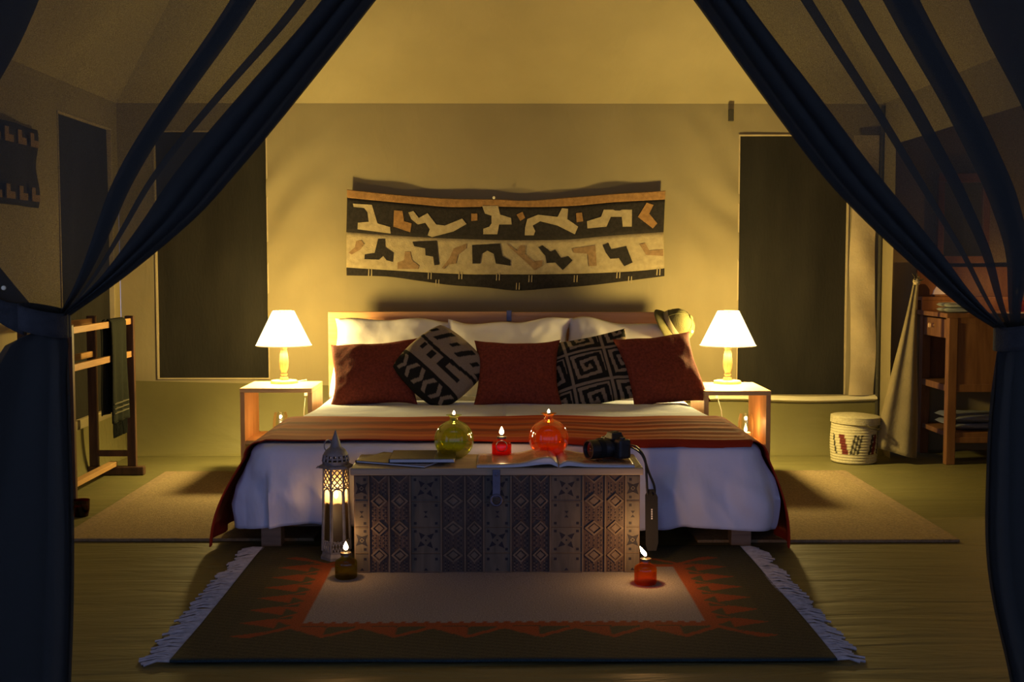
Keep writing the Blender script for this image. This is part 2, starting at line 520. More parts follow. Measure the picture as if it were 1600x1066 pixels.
hs = [W1, W2]
build_wall('wall_back', wall_lines([(h[0], h[1]) for h in hs], XL, XR, 0.03),
           wall_lines([(h[2], h[3]) for h in hs], 0.0, ZE, 0.03), hs,
           lambda u, v: Vector((u, YB - back_off(u, v), v)), M_CANVAS, 'tan canvas back wall of the tent behind the bed')
W3 = (5.72, 6.48, 0.275, 1.78)     # window of the left wall: y0, y1, z0, z1
def left_off(y, z): return 0.018 * nz(y * 1.3, z * 1.1, 8) * sm(0, .15, ZE - z)
build_wall('wall_left', wall_lines([(W3[0], W3[1])], 2.5, YB, 0.06), wall_lines([(W3[2], W3[3])], 0, ZE, 0.06), [W3],
           lambda u, v: Vector((XL + left_off(u, v) * sm(0, .1, YB - u), u, v)), M_CANVAS, 'tan canvas wall on the left with a dark net window')
DOOR = (4.75, 6.38, -1, 1.70)
build_wall('wall_right', wall_lines([(DOOR[0], DOOR[1])], 2.5, YB, 0.06), wall_lines([(0, DOOR[3])], 0, ZE, 0.06), [DOOR],
           lambda u, v: Vector((XR - left_off(u, v) * sm(0, .1, YB - u), u, v)), M_CANVAS, 'tan canvas wall on the right with the opening to the washroom')
# washroom annex beyond the opening
struct(grid_ob('wall_annex_back', lambda u, v: Vector((lerp(XR, 3.55, u), 6.66, lerp(0, 2.3, v))), 12, 16, M_CANVAS), 'tan canvas end wall of the washroom annex', 'wall')
struct(grid_ob('wall_annex_right', lambda u, v: Vector((3.5, lerp(4.2, 6.95, u), lerp(0, 2.3, v))), 12, 16, M_CANVAS), 'tan canvas far side wall of the washroom annex', 'wall')
struct(grid_ob('wall_annex_front', lambda u, v: Vector((lerp(XR, 3.55, u), 4.25, lerp(0, 2.3, v))), 6, 8, M_CANVAS), 'tan canvas near wall of the washroom annex', 'wall')
struct(grid_ob('ceiling_annex', lambda u, v: Vector((lerp(XR - 0.02, 3.6, u), lerp(4.2, 6.95, v), lerp(2.02, 2.3, u))), 6, 6, M_ROOF), 'canvas ceiling of the washroom annex', 'ceiling')

# hipped roof
RZ, RY0, RY1 = 3.30, 4.45, 5.0
def roof_pts():
    bm = bmesh.new()
    c = {}
    ov = 0.0
    def quad(A, B, C, D, nu, nv, amp):
        vs = []
        for j in range(nv + 1):
            row = []
            for i in range(nu + 1):
                u, v = i / nu, j / nv
                p = (A * (1 - u) + B * u) * (1 - v) + (D * (1 - u) + C * u) * v
                e = min(u, 1 - u, v, 1 - v) * 6
                p = p + Vector((0, 0, -amp * min(1, e) * (0.5 + 0.5 * sin(u * 19 + 2 * sin(v * 3))) ))
                row.append(bm.verts.new(p))
            vs.append(row)
        for j in range(nv):
            for i in range(nu):
                bm.faces.new((vs[j][i], vs[j][i + 1], vs[j + 1][i + 1], vs[j + 1][i]))
    BL, BR = Vector((XL, YB, ZE)), Vector((XR, YB, ZE))
    FL, FR = Vector((XL, 2.5, ZE)), Vector((XR, 2.5, ZE))
    FT = Vector((0, 2.5, RZ))
    RLb, RRb = Vector((-0.75, 5.0, RZ)), Vector((0.75, 5.0, RZ))
    quad(BL, BR, RRb, RLb, 60, 24, 0.012)
    quad(FL, BL, RLb, Vector((-0.6, 2.5, RZ)), 30, 20, 0.012)
    quad(BR, FR, Vector((0.6, 2.5, RZ)), RRb, 30, 20, 0.012)
    quad(RLb, RRb, Vector((0.6, 2.5, RZ)), Vector((-0.6, 2.5, RZ)), 8, 12, 0.0)
    return finish(bm, 'ceiling')
struct(link('ceiling', roof_pts(), M_ROOF, None, 60), 'sloping yellow-tan canvas roof above the bed', 'ceiling')

# unseen fly sheet before the entrance, added to keep overhead sky light out
struct(grid_ob('ceiling_skyblock', lambda u, v: Vector((lerp(-3.4, 3.4, u), lerp(-2.6, 2.52, v), lerp(2.15, 2.55, v) + 0.04 * sin(u * pi))), 10, 8, M_ROOF), 'unseen canvas fly sheet added before the entrance to block the overhead sky', 'ceiling')

# groundsheet turned up along the walls
def upstand(name, fn, n, label):
    struct(grid_ob(name, fn, n, 10, M_FLOOR), label, 'trim')
def up_prof(v, h):
    a = v * pi / 2
    return 0.12 * (1 - sin(a)), h * (1 - cos(a))    # distance from the wall, height
def back_up(u, v):
    x = lerp(XL, XR, u)
    h = lerp(0.42, 0.314, u) - 0.012
    d, z = up_prof(v, h)
    return Vector((x, YB - 0.022 - d - 0.006 * sin(x * 11) * sin(v * pi), z + 0.001))
upstand('trim_back', back_up, 60, 'olive groundsheet turned up along the back wall')
def left_up(u, v):
    y = lerp(2.5, YB, u); d, z = up_prof(v, 0.235)
    return Vector((XL + 0.022 + d * .4, y, z + 0.001))
upstand('trim_left', left_up, 30, 'olive groundsheet turned up along the left wall')

# windows: net panel set behind the hole, sewn hems round it
def window(name, fn, h, label, net=M_NETWIN, flap=None, sill=True):
    """fn(u, v, d): point on the wall plane, d towards the room"""
    root = empty(name, fn((h[0] + h[1]) / 2, h[2], 0))
    struct(root, label, 'window')
    base = Vector(root.location)
    def L(p): return Vector(p) - base
    def net_fn(u, v):
        a, b = lerp(h[0] - .01, h[1] + .01, u), lerp(h[2] - .01, h[3] + .01, v)
        return L(fn(a, b, -0.018 + 0.012 * sin(u * 9 + 1.5 * sin(v * 4)) * sin(pi * v) * sin(pi * u) + 0.01 * nz(a * 3, b * 1.5)))
    grid_ob('net_panel', net_fn, 24, 36, net, root)
    t = 0.007
    def strip(a0, a1, b0, b1, m=M_HEM, th=0.022):
        bm = bmesh.new()
        poly = [(a0, b0), (a1, b0), (a1, b1), (a0, b1)]
        prism(bm, poly, lambda u, v, d: L(fn(u, v, -0.02 + d)), th + 0.004)
        return link('hem', finish(bm, 'hem'), m, root)
    strip(h[0] - t, h[0], h[2], h[3]); strip(h[1], h[1] + t, h[2], h[3])
    strip(h[0] - t, h[1] + t, h[3], h[3] + t)
    if sill: strip(h[0] - t, h[1] + t, h[2] - t, h[2])
    return root, L
wb = lambda u, v, d: Vector((u, YB - d, v))
window('window_1', wb, W1, 'dark net window in the back wall behind the left bedside table')
root, L = window('window_2', wb, W2, 'dark net window in the back wall behind the right bedside table', sill=False)
# pale webbing sill of the right window, and the canvas flap strip beside it
bm = bmesh.new()
def sill_fn(u, v):
    x = lerp(1.0, 2.09, u)
    z = 0.285 - 0.022 * 0 + v * 0.0
    return L(Vector((x, YB - 0.02 - 0.035 * sin(pi * v) , 0.286 + 0.036 * v + 0.006 * sin(u * 7))))
grid_ob('sill', sill_fn, 20, 5, M_SILL, root)
def flap_fn(u, v):
    x = lerp(1.934, 2.074, u) + 0.008 * sin(v * 9); z = lerp(0.324, 1.763, v)
    return L(Vector((x, YB - 0.03 - 0.012 * sin(pi * u) - 0.006 * sin(v * 22 + u * 4), z)))
grid_ob('flap', flap_fn, 8, 40, M_HEM, root)
window('window_3', lambda u, v, d: Vector((XL + d, u, v)), W3, 'dark net window in the left canvas wall')
# corner seam and a strap tab under the eave
struct(tube_ob('trim_corner', [(XR - 0.012, YB - 0.03, 0.01), (XR - 0.012, YB - 0.03, 1.0), (XR - 0.01, YB - 0.03, 1.925)], 0.012, M_DARKSEAM), 'dark vertical seam in the right back corner', 'trim')
p = at(1141, 181, YB - 0.01)
struct(box_ob('trim_strap', (p.x - 0.014, p.x + 0.014, YB - 0.045, YB - 0.022, p.z - 0.032, p.z + 0.032), M_DARKSEAM), 'small dark strap tab under the eave', 'trim')

# ------------------------------------------------------------------ rugs
def jute(x0, x1, y0, y1, label):
    root = empty('jute_rug', ((x0 + x1) / 2, (y0 + y1) / 2, 0.0))
    tag(root, label, 'rug', 'jute rugs beside the bed')
    w, d = (x1 - x0) / 2, (y1 - y0) / 2
    b = 0.06
    box_ob('woven_field', (-w + b, w - b, -d + b * .4, d - b * .4, 0.001, 0.012), M_JUTE, root, 0.002)
    for nm, dm in (('binding', (-w, -w + b, -d, d, 0.001, 0.013)), ('binding', (w - b, w, -d, d, 0.001, 0.013)),
                   ('binding', (-w + b, w - b, -d, -d + b * .4, 0.001, 0.013)), ('binding', (-w + b, w - b, d - b * .4, d, 0.001, 0.013))):
        box_ob(nm, dm, M_JUTEB, root, 0.003)
    return root
jute(-1.70, -0.72, 4.47, 5.93, 'tan jute rug on the floor left of the bed')
jute(0.74, 1.74, 4.43, 5.93, 'tan jute rug on the floor right of the bed')

# kilim
KX, KY0, KY1 = 0.885, 3.075, 4.34
WHITE, ORANGE, OLIVE, DOLIVE, TEAL = (0.24, 0.215, 0.20), (0.25, 0.062, 0.018), (0.072, 0.068, 0.032), (0.058, 0.052, 0.026), (0.02, 0.035, 0.038)
def kilim_col(x, y):
    ax = abs(x)
    fx, f0, f1 = 0.59, 3.40, 4.03
    teeth = 0.010 if (x / 0.034) % 1.0 < 0.5 else 0.0
    f0t = f0 + teeth
    d = max(ax - fx, f0t - y, y - f1)
    if d < 0:
        return WHITE
    ex, ey = max(0, ax - fx), max(0, f0 - y, y - f1)
    side = ex > ey
    if side:
        if ex < 0.03: return ORANGE
        p = abs((y / 0.125) % 1.0 - 0.5)
        sg = (y / 0.125) % 1.0 - 0.5
        if ex < 0.095:
            q = (ex - 0.03) / 0.065
            if p < 0.5 * (1 - q): return OLIVE if (0.12 < q and sg > 0 and p < 0.30 * (1 - q)) else ORANGE
        if 0.075 < ex < 0.185 and abs(((y / 0.125) + 0.28) % 1.0 - 0.5) < 0.40 * (1 - (ex - 0.075) / 0.11): return ORANGE
        if ex < 0.185: return OLIVE
    else:
        if ey < 0.026: return ORANGE
        p = (x / 0.205) % 1.0 - 0.5
        zl = 0.045 + 0.085 * (1 - 2 * abs(p))
        if ey > zl + 0.010:
            pass
        elif ey > zl - 0.016: return ORANGE
        elif abs(p) < 0.40:
            if ey < 0.040 - 0.02 * abs(p): return DOLIVE if p < 0 else ORANGE
            return ORANGE if p < -0.02 else OLIVE
        else: return ORANGE
    if y < KY0 + 0.018: return TEAL
    return DOLIVE if (y * 37 + x * 11) % 1.0 < 0.45 else OLIVE
kroot = empty('kilim_rug', (0.0, 0, 0.0), 0.0)
tag(kroot, 'flat woven kilim rug with white field and orange zigzag border before the chest', 'rug')
def kf(u, v):
    x, y = lerp(-KX, KX, u), lerp(KY0, KY1, v)
    return Vector((x + 0.02 * sin(y * 2.3) * 0.3, y, 0.011 + 0.0015 * nz(x * 4, y * 4)))
grid_ob('woven_field', kf, 260, 186, mat_attr('kilim_wool', vscale=220, var=0.3, bscale=500, bump=0.5), kroot, solid=0.006,
        pattern=lambda u, v: kilim_col(lerp(-KX, KX, u), lerp(KY0, KY1, v)))
M_FRINGE = mat('fringe_cotton', (0.42, 0.40, 0.40), 0.95, 0.2, 50)
for sx in (-1, 1):
    bm = bmesh.new()
    y = KY0 + 0.005
    k = 0
    while y < KY1 - 0.005:
        a = random.uniform(-0.018, 0.018) - 0.012; ln = random.uniform(0.060, 0.092)
        x0 = sx * (KX - 0.004)
        tube(bm, [(x0, y, 0.010), (x0 + sx * ln * .5, y + a * .4, 0.011 + random.uniform(0, .004)), (x0 + sx * ln, y + a, 0.005)], 0.003, 4, rads=[0.0034, 0.0030, 0.0040])
        y += random.uniform(0.0085, 0.0125); k += 1
    f = link('fringe', finish(bm, 'fringe'), M_FRINGE, kroot, 60)
    f['kind'] = 'stuff'

# ------------------------------------------------------------------ bed
BX, BY0, BY1, BZ = 0.955, 4.305, 6.225, 0.40
BCX = 0.015
bed = empty('double_bed', (BCX, (BY0 + BY1) / 2, 0))
tag(bed, 'low wooden double bed with pale timber headboard, made up in white', 'bed')
def BL(x0, x1, y0, y1, z0, z1): return (x0 - BCX, x1 - BCX, y0 - bed.location.y, y1 - bed.location.y, z0, z1)
box_ob('headboard', BL(-0.918, 0.028, 6.235, 6.27, 0.10, 0.805), M_HEADB, bed, 0.004)
box_ob('headboard', BL(0.042, 0.972, 6.235, 6.27, 0.10, 0.802), M_HEADB, bed, 0.004)
box_ob('headboard_strap', BL(0.022, 0.048, 6.231, 6.274, 0.755, 0.812), M_IRON, bed, 0.002)
box_ob('mattress', BL(-0.878, 0.908, 4.39, 6.225, 0.185, 0.382), M_MATTRESS, bed, 0.03)
box_ob('side_rail', BL(-0.888, -0.858, 4.42, 6.235, 0.07, 0.185), M_BEDW, bed)
box_ob('side_rail', BL(0.888, 0.918, 4.42, 6.235, 0.07, 0.185), M_BEDW, bed)
box_ob('foot_rail', BL(-0.858, 0.888, 4.42, 4.45, 0.07, 0.185), M_BEDW, bed)
for x in (-0.905, 0.86):
    for y in (4.385, 6.15):
        box_ob('leg', BL(x, x + 0.075, y, y + 0.075, 0.0, 0.19), M_BEDW, bed)

# white duvet: a closed rounded outline, top cap plus hanging skirt
def outline(s, ex):
    """s 0..1 round the rounded rectangle of the bed top, widened by ex; returns x, y, nx, ny"""
    r = 0.09
    hx, y0, y1 = BX - r, BY0 + r, BY1 - 0.02 - r * .3
    rr = r + ex
    segs = [2 * hx, pi / 2 * r, (y1 - y0), pi / 2 * r * .5, 2 * hx, pi / 2 * r * .5, (y1 - y0), pi / 2 * r]
    tot = sum(segs); d = (s % 1.0) * tot
    i = 0
    while d > segs[i]:
        d -= segs[i]; i += 1
    t = d / segs[i]
    if i == 0: return (-hx + d, y0 - rr, 0, -1)
    if i == 1: a = -pi / 2 + t * pi / 2; return (hx + rr * cos(a), y0 + rr * sin(a), cos(a), sin(a))
    if i == 2: return (hx + rr, y0 + d, 1, 0)
    if i == 3: a = t * pi / 2; return (hx + rr * cos(a), y1 + r * .3 * sin(a), cos(a), sin(a))
    if i == 4: return (hx - d, y1 + r * .3, 0, 1)
    if i == 5: a = pi / 2 + t * pi / 2; return (-hx + rr * cos(a), y1 + r * .3 * sin(a), cos(a), sin(a))
    if i == 6: return (-hx - rr, y1 - d, -1, 0)
    a = pi + t * pi / 2; return (-hx + rr * cos(a), y0 + rr * sin(a), cos(a), sin(a))

def duvet():
    N = 760
    bm = bmesh.new()
    rings = []
    top_in = [0.0, 0.12, 0.3, 0.5, 0.7, 0.85, 0.94]
    for q in top_in:                       # from the spine out to the rim
        ring = []
        for k in range(N):
            x, y, nx, ny = outline(k / N, -0.05)
            x *= lerp(1, 0.938, sm(4.7, 5.6, y))
            cy = min(max(y, BY0 + 0.7), BY1 - 0.7)
            px, py = lerp(0, x, q) , lerp(cy, y, q)
            z = BZ + 0.010 * nz(px * 3.2, py * 3.2, 1) + 0.004 * sin(py * 24 + 3 * sin(px * 2.1)) * sm(5.0, 5.3, py) - 0.006 * q
            ring.append(bm.verts.new((px + BCX, py, z)))
        rings.append(ring)
    rows = 26
    for j in range(rows + 1):
        t = j / rows
        ring = []
        for k in range(N):
            s = k / N
            x, y, nx, ny = outline(s, 0)
            # head end: tucked down short
            head = sm(5.30, 5.62, y)
            x *= lerp(1, 0.938, sm(4.7, 5.6, y))
            wl = 2 * pi * s
            hem = 0.085 + 0.014 * sin(wl * 5 + .7) + 0.010 * sin(wl * 11)
            hem -= 0.012 * sm(0.2, 0.9, x)
            hem = lerp(hem, 0.20, head)
            if t < 0.2:
                a = t / 0.2 * pi / 2
                off = -0.05 + 0.05 * sin(a); z = BZ - 0.006 - 0.05 * (1 - cos(a))
            else:
                q = (t - 0.2) / 0.8
                z = lerp(BZ - 0.056, hem, q)
                pm = s * 7.6
                fold = 1.6 * nz(pm * 6.5, z * 2.0, 4) + 1.1 * nz(pm * 13, z * 3.2 + pm * 1.5, 9) + 0.9 * (0.5 - abs(nz(pm * 9 + z * 6, z * 5, 2)) * 2) + 0.5 * sin(wl * 33 + 2.2 * sin(wl * 5))
                off = ((0.052 if ny > -.5 else 0.030) * sin(q * pi * 0.75) + 0.014 * q + 0.023 * fold * sm(0.02, .45, q) * (1 - 0.3 * q) ) * (1 - head)
                off += 0.018 * nz(x * 2.5, y * 2.5, z * 5) * q * (1 - head)
            ring.append(bm.verts.new((x + nx * off + BCX, y + ny * off, z)))
        rings.append(ring)
    for a, b in zip(rings[:-1], rings[1:]):
        for k in range(N):
            j = (k + 1) % N
            bm.faces.new((a[k], a[j], b[j], b[k]))
    bmesh.ops.remove_doubles(bm, verts=bm.verts[:], dist=1e-5)
    return finish(bm, 'white_bedspread')
o = link('white_bedspread', duvet(), M_SHEET, None, 70)
md = o.modifiers.new('thickness', 'SOLIDIFY'); md.thickness = 0.004; md.offset = -1
tag(o, 'white cotton bedspread draped to the floor over the double bed', 'bedspread')
# bed runner
RY_0, RY_1 = 4.335, 5.03
STR = [(0.29, 0.030, 0.012), (0.273, 0.035, 0.011), (0.357, 0.066, 0.016), (0.304, 0.045, 0.013), (0.420, 0.094, 0.023), (0.221, 0.024, 0.011), (0.378, 0.072, 0.018), (0.189, 0.030, 0.014), (0.326, 0.054, 0.014)]
srnd = random.Random(5)
bands = []
y = 0.0
while y < 1.0:
    wdt = srnd.uniform(0.03, 0.10); bands.append((y, srnd.choice(STR[1:]))); y += wdt
def runner_pat(u, v):
    if v < 0.15 or v > 0.965 or u < 0.02 or u > 0.98: return STR[0] if v > .05 or True else STR[0]
    q = v + 0.004 * sin(u * 31) + 0.003 * sin(u * 77)
    c = bands[0][1]
    for y, cc in bands:
        if q >= y: c = cc
    k = 1 + 0.18 * nz(u * 5, v * 60)
    return tuple(x * k for x in c)
def runner_fn(u, v):
    # u across the bed, v from foot to head
    drop_l, drop_r = 0.315, 0.37
    half = BX - 0.05
    Lt = drop_l + pi / 2 * 0.055 + 2 * half + pi / 2 * 0.055 + drop_r
    d = u * Lt
    y = lerp(RY_0, RY_1, v)
    lift = 0.0075
    if d < drop_l:
        q = 1 - d / drop_l
        off = 0.056 * sin(q * pi * .7) + 0.070 * q + 0.012 * q * sin(y * 30)
        x, z = -(BX) - off - lift - 0.006, BZ - 0.056 - (drop_l - d) * 0.97
        y -= 0.11 * q * (1 - v)
    elif d < drop_l + pi / 2 * 0.055:
        a = (d - drop_l) / 0.055
        x, z = -half - (0.057 + lift) * cos(a), BZ - 0.056 + (0.054 + lift) * sin(a)
    elif d < drop_l + pi / 2 * 0.055 + 2 * half:
        x = -half + (d - drop_l - pi / 2 * 0.055)
        z = BZ - 0.003 + lift + 0.010 * nz(x * 3.2, y * 3.2, 1) + 0.0025 * sin(y * 70 + 2.5 * sin(x * 2.4)) * sm(-1, 1, sin(x * 3))
        y -= (0.02 * sin(x * 2.0) + 0.02 * sin((x + 1) * pi / 2) * 0 + 0.018 * x) * (1 - v)
        y = max(y, BY0 + 0.012)
        z += 0.002
        if y < BY0 + 0.055: z -= 0.05 * (1 - sqrt(max(0.0, 1 - min(1, (BY0 + 0.055 - y) / 0.058) ** 2)))
    elif d < drop_l + pi * 0.055 + 2 * half:
        a = (d - drop_l - pi / 2 * 0.055 - 2 * half) / 0.055
        x, z = half + (0.057 + lift) * sin(a), BZ - 0.056 + (0.054 + lift) * cos(a)
    else:
        q = (d - drop_l - pi * 0.055 - 2 * half) / drop_r
        off = 0.056 * sin(q * pi * .7) + 0.034 * q + 0.010 * q * sin(y * 30)
        x, z = BX + off + lift + 0.006, max(0.016, BZ - 0.056 - q * drop_r * 0.95)
        y -= 0.05 * q * (1 - v)
    return Vector((x + BCX, y, z))
o = grid_ob('bed_runner', runner_fn, 260, 90, mat_stripes('runner_stripes'), None, solid=0.004, pattern=runner_pat)
tag(o, 'striped rust and amber bed runner lying across the foot of the bed', 'bed runner')

# ------------------------------------------------------------------ pillows and cushions
def pillow_mesh(name, w, h, t, n=34, pinch=0.06, pat=None, seed=0, power=0.42, rnd=0.0, warp=0.0):
    bm = bmesh.new()
    lay = bm.verts.layers.float_color.new('pattern') if pat else None
    grids = []
    for side in (1, -1):
        vs = []
        for j in range(n + 1):
            row = []
            for i in range(n + 1):
                u, v = 2 * i / n - 1, 2 * j / n - 1
                e = max(0, (1 - u * u)) * max(0, (1 - v * v))
                x = w / 2 * u * (1 - pinch * (1 - v * v) * abs(u) ** 1.5)
                y = h / 2 * v * (1 - pinch * (1 - u * u) * abs(v) ** 1.5)
                x *= 1 - rnd * u * u * v * v; y *= 1 - rnd * u * u * v * v
                if warp:
                    x += warp * w * nz(u * .9 + seed, v * .9, 7); y += warp * h * nz(u * 1.3, v * .9 + seed, 3)
                z = side * t / 2 * e ** power
                z += 0.10 * t * nz(u * 1.7 + seed, v * 1.7, side * 2.3) * min(1, e * 3)
                z += 0.035 * t * nz(u * 5 + seed, v * 5, side * 4) * min(1, e * 3)
                vert = bm.verts.new((x, y, z))
                if pat: vert[lay] = (*pat(u, v), 1)
                row.append(vert)
            vs.append(row)
        for j in range(n):
            for i in range(n):
                q = (vs[j][i], vs[j][i + 1], vs[j + 1][i + 1], vs[j + 1][i])
                bm.faces.new(q if side > 0 else q[::-1])
    bmesh.ops.remove_doubles(bm, verts=bm.verts[:], dist=1e-5)
    me = bpy.data.meshes.new(name); bmesh.ops.recalc_face_normals(bm, faces=bm.faces[:]); bm.to_mesh(me); bm.free()
    return me

def put_pillow(name, me, m, loc, lean, roll, turn, label, cat, group=None):
    """standing cushion: its face towards the camera, leaning back, rolled in its plane, turned about z"""
    o = link(name, me, m, None, 80)
    R = Matrix.Rotation(turn, 4, 'Z') @ Matrix.Rotation(lean, 4, 'X') @ Matrix.Rotation(roll, 4, 'Z')
    o.matrix_world = Matrix.Translation(loc) @ R
    tag(o, label, cat, group)
    return o
D2R = math.radians
G = 'white pillows against the headboard'
put_pillow('pillow', pillow_mesh('pillow', 0.60, 0.43, 0.17, seed=1, warp=0.10), M_PILLOW, (-0.565, 6.055, 0.570), D2R(74), D2R(-2), 0.03, 'plump white pillow propped at the left end of the headboard', 'pillow', G)
put_pillow('pillow', pillow_mesh('pillow', 0.63, 0.43, 0.16, seed=4, warp=0.12), M_PILLOW, (0.055, 6.05, 0.565), D2R(75), D2R(2), 0.0, 'plump white pillow propped at the middle of the headboard', 'pillow', G)
put_pillow('pillow', pillow_mesh('pillow', 0.62, 0.42, 0.16, seed=9, warp=0.12), M_PILLOW, (0.61, 6.04, 0.565), D2R(73), D2R(-5), -0.05, 'white pillow propped at the right end of the headboard beside the hat', 'pillow', G)
put_pillow('pillow', pillow_mesh('pillow', 0.58, 0.38, 0.09, seed=12), M_PILLOW, (-0.53, 5.83, 0.520), D2R(48), D2R(1), 0.0, 'flat white pillow tucked behind the leftmost rust cushion', 'pillow', G)
put_pillow('pillow', pillow_mesh('pillow', 0.60, 0.36, 0.09, seed=15), M_PILLOW, (0.50, 5.83, 0.505), D2R(46), D2R(1), 0.0, 'flat white pillow tucked behind the rightmost cushions', 'pillow', G)

CREAM, DARK = (0.26, 0.20, 0.125), (0.016, 0.015, 0.011)
def pat_spiral(u, v):
    x, y = u * 0.98 + 0.10, v * 0.98 + 0.0
    cx, cy = (x + 5.85) % 0.9 - 0.45, (y + 5.85) % 0.9 - 0.45
    if abs(cx) > 0.415 or abs(cy) > 0.415: return CREAM
    r = max(abs(cx), abs(cy)); a = atan2(cy, cx) / (2 * pi)
    if r > 0.37: return DARK
    f = (r / 0.185 + a + .1) % 1.0
    return CREAM if f < 0.46 else DARK
def pat_band(u, v):
    # bands run along v; u from the lower left edge to the upper right
    a = (u + 1) / 2; b = (v + 1) / 2
    if a > 0.985 or a < 0.02: return DARK
    if a < 0.30:
        q = (b * 3.2) % 1.0; r = a / 0.30
        w = abs(q - 0.5) * 2
        if 0.15 < r < 0.9 and abs(w - (0.25 + 0.55 * abs(r - .5) * 2)) < 0.20: return CREAM
        return DARK
    if a < 0.33: return DARK
    if a < 0.40: return CREAM
    if 0.62 < a + 0.05 * sin(b * 3.0) < 0.67: return DARK
    if a < 0.62:
        if 0.44 < a < 0.50 and 0.14 < b < 0.52: return DARK
        if 0.44 < a < 0.57 and 0.40 < b < 0.52: return DARK
        if 0.44 < a < 0.55 and 0.62 < b < 0.71: return DARK
        if 0.47 < a < 0.57 and 0.80 < b < 0.86: return DARK
        return CREAM
    if a > 0.70:
        q = (b * 2.6 + (a - .7) * 1.5) % 1.0
        if q < 0.22 and a < 0.93: return DARK
        if 0.5 < q < 0.68 and 0.76 < a < 0.86: return DARK
    return CREAM
M_PAT = mat_attr('printed_cotton', var=0.15, vscale=300, bscale=500, bump=0.25)
G = 'cushions along the pillows'
def cpos(px, py, Y): return at(px, py, Y)
def rust(px, py, Y, w, h, lean, roll, turn, label, seed):
    put_pillow('cushion', pillow_mesh('cushion', w, h, 0.125, seed=seed, pinch=0.12, warp=0.03), M_RUST, cpos(px, py, Y), D2R(lean), D2R(roll), D2R(turn), label, 'cushion', G)
rust(584, 584, 5.66, 0.43, 0.36, 57, 6, -8, 'rust red cushion at the left end of the row, below a white pillow', 21)
rust(809, 584, 5.60, 0.42, 0.36, 58, 0, 0, 'square rust red cushion in the middle between the two patterned cushions', 22)
rust(1034, 578, 5.64, 0.40, 0.385, 58, 5, 14, 'rust red cushion at the right end of the row, under the hat', 23)
put_pillow('cushion', pillow_mesh('cushion', 0.365, 0.365, 0.12, n=90, pat=pat_band, seed=31, pinch=0.0, power=0.36, rnd=0.13), M_PAT, cpos(688, 573, 5.62), D2R(58), D2R(44), D2R(4),
           'patterned cushion tilted onto its corner, black strokes on tan cloth', 'cushion', G)
put_pillow('cushion', pillow_mesh('cushion', 0.41, 0.38, 0.12, n=110, pat=pat_spiral, seed=33, pinch=0.08), M_PAT, cpos(926, 579, 5.66), D2R(58), D2R(13), D2R(-4),
           'patterned cushion with tan square spirals on black', 'cushion', G)

# ------------------------------------------------------------------ bedside tables, lamps, glass candles
def bedside(cx, cy, w, dp, label):
    root = empty('bedside_table', (cx, cy, 0))
    tag(root, label, 'bedside table', 'open bedside tables')
    y0, y1, h = -dp, dp, 0.459
    box_ob('table_top', (-w, w, y0, y1, h - 0.022, h), M_OAK, root, 0.003)
    box_ob('side_panel', (-w, -w + 0.022, y0 + .004, y1, 0, h - 0.022), M_OAKV, root, 0.002)
    box_ob('side_panel', (w - 0.022, w, y0 + .004, y1, 0, h - 0.022), M_OAKV, root, 0.002)
    box_ob('shelf', (-w + 0.022, w - 0.022, y0 + .01, y1, 0.185, 0.203), M_OAK, root, 0.002)
    return root
bedside(-1.093, 5.86, 0.174, 0.17, 'pale wooden open bedside table left of the bed')
bedside(1.112, 5.76, 0.158, 0.205, 'pale wooden open bedside table right of the bed')

def mat_shade():
    m = bpy.data.materials.new('lamp_shade_cloth'); m.use_nodes = True
    n, l = m.node_tree.nodes, m.node_tree.links
    n.clear()
    o = n.new('ShaderNodeOutputMaterial')
    e = n.new('ShaderNodeEmission'); e.inputs['Color'].default_value = (1.0, 0.80, 0.42, 1); e.inputs['Strength'].default_value = SHADE_L
    t = n.new('ShaderNodeBsdfTransparent'); t.inputs['Color'].default_value = (1, 0.95, 0.85, 1)
    mx = n.new('ShaderNodeMixShader'); mx.inputs[0].default_value = 0.45
    l.new(e.outputs[0], mx.inputs[1]); l.new(t.outputs[0], mx.inputs[2]); l.new(mx.outputs[0], o.inputs[0])
    return m
M_SHADE = mat_shade()

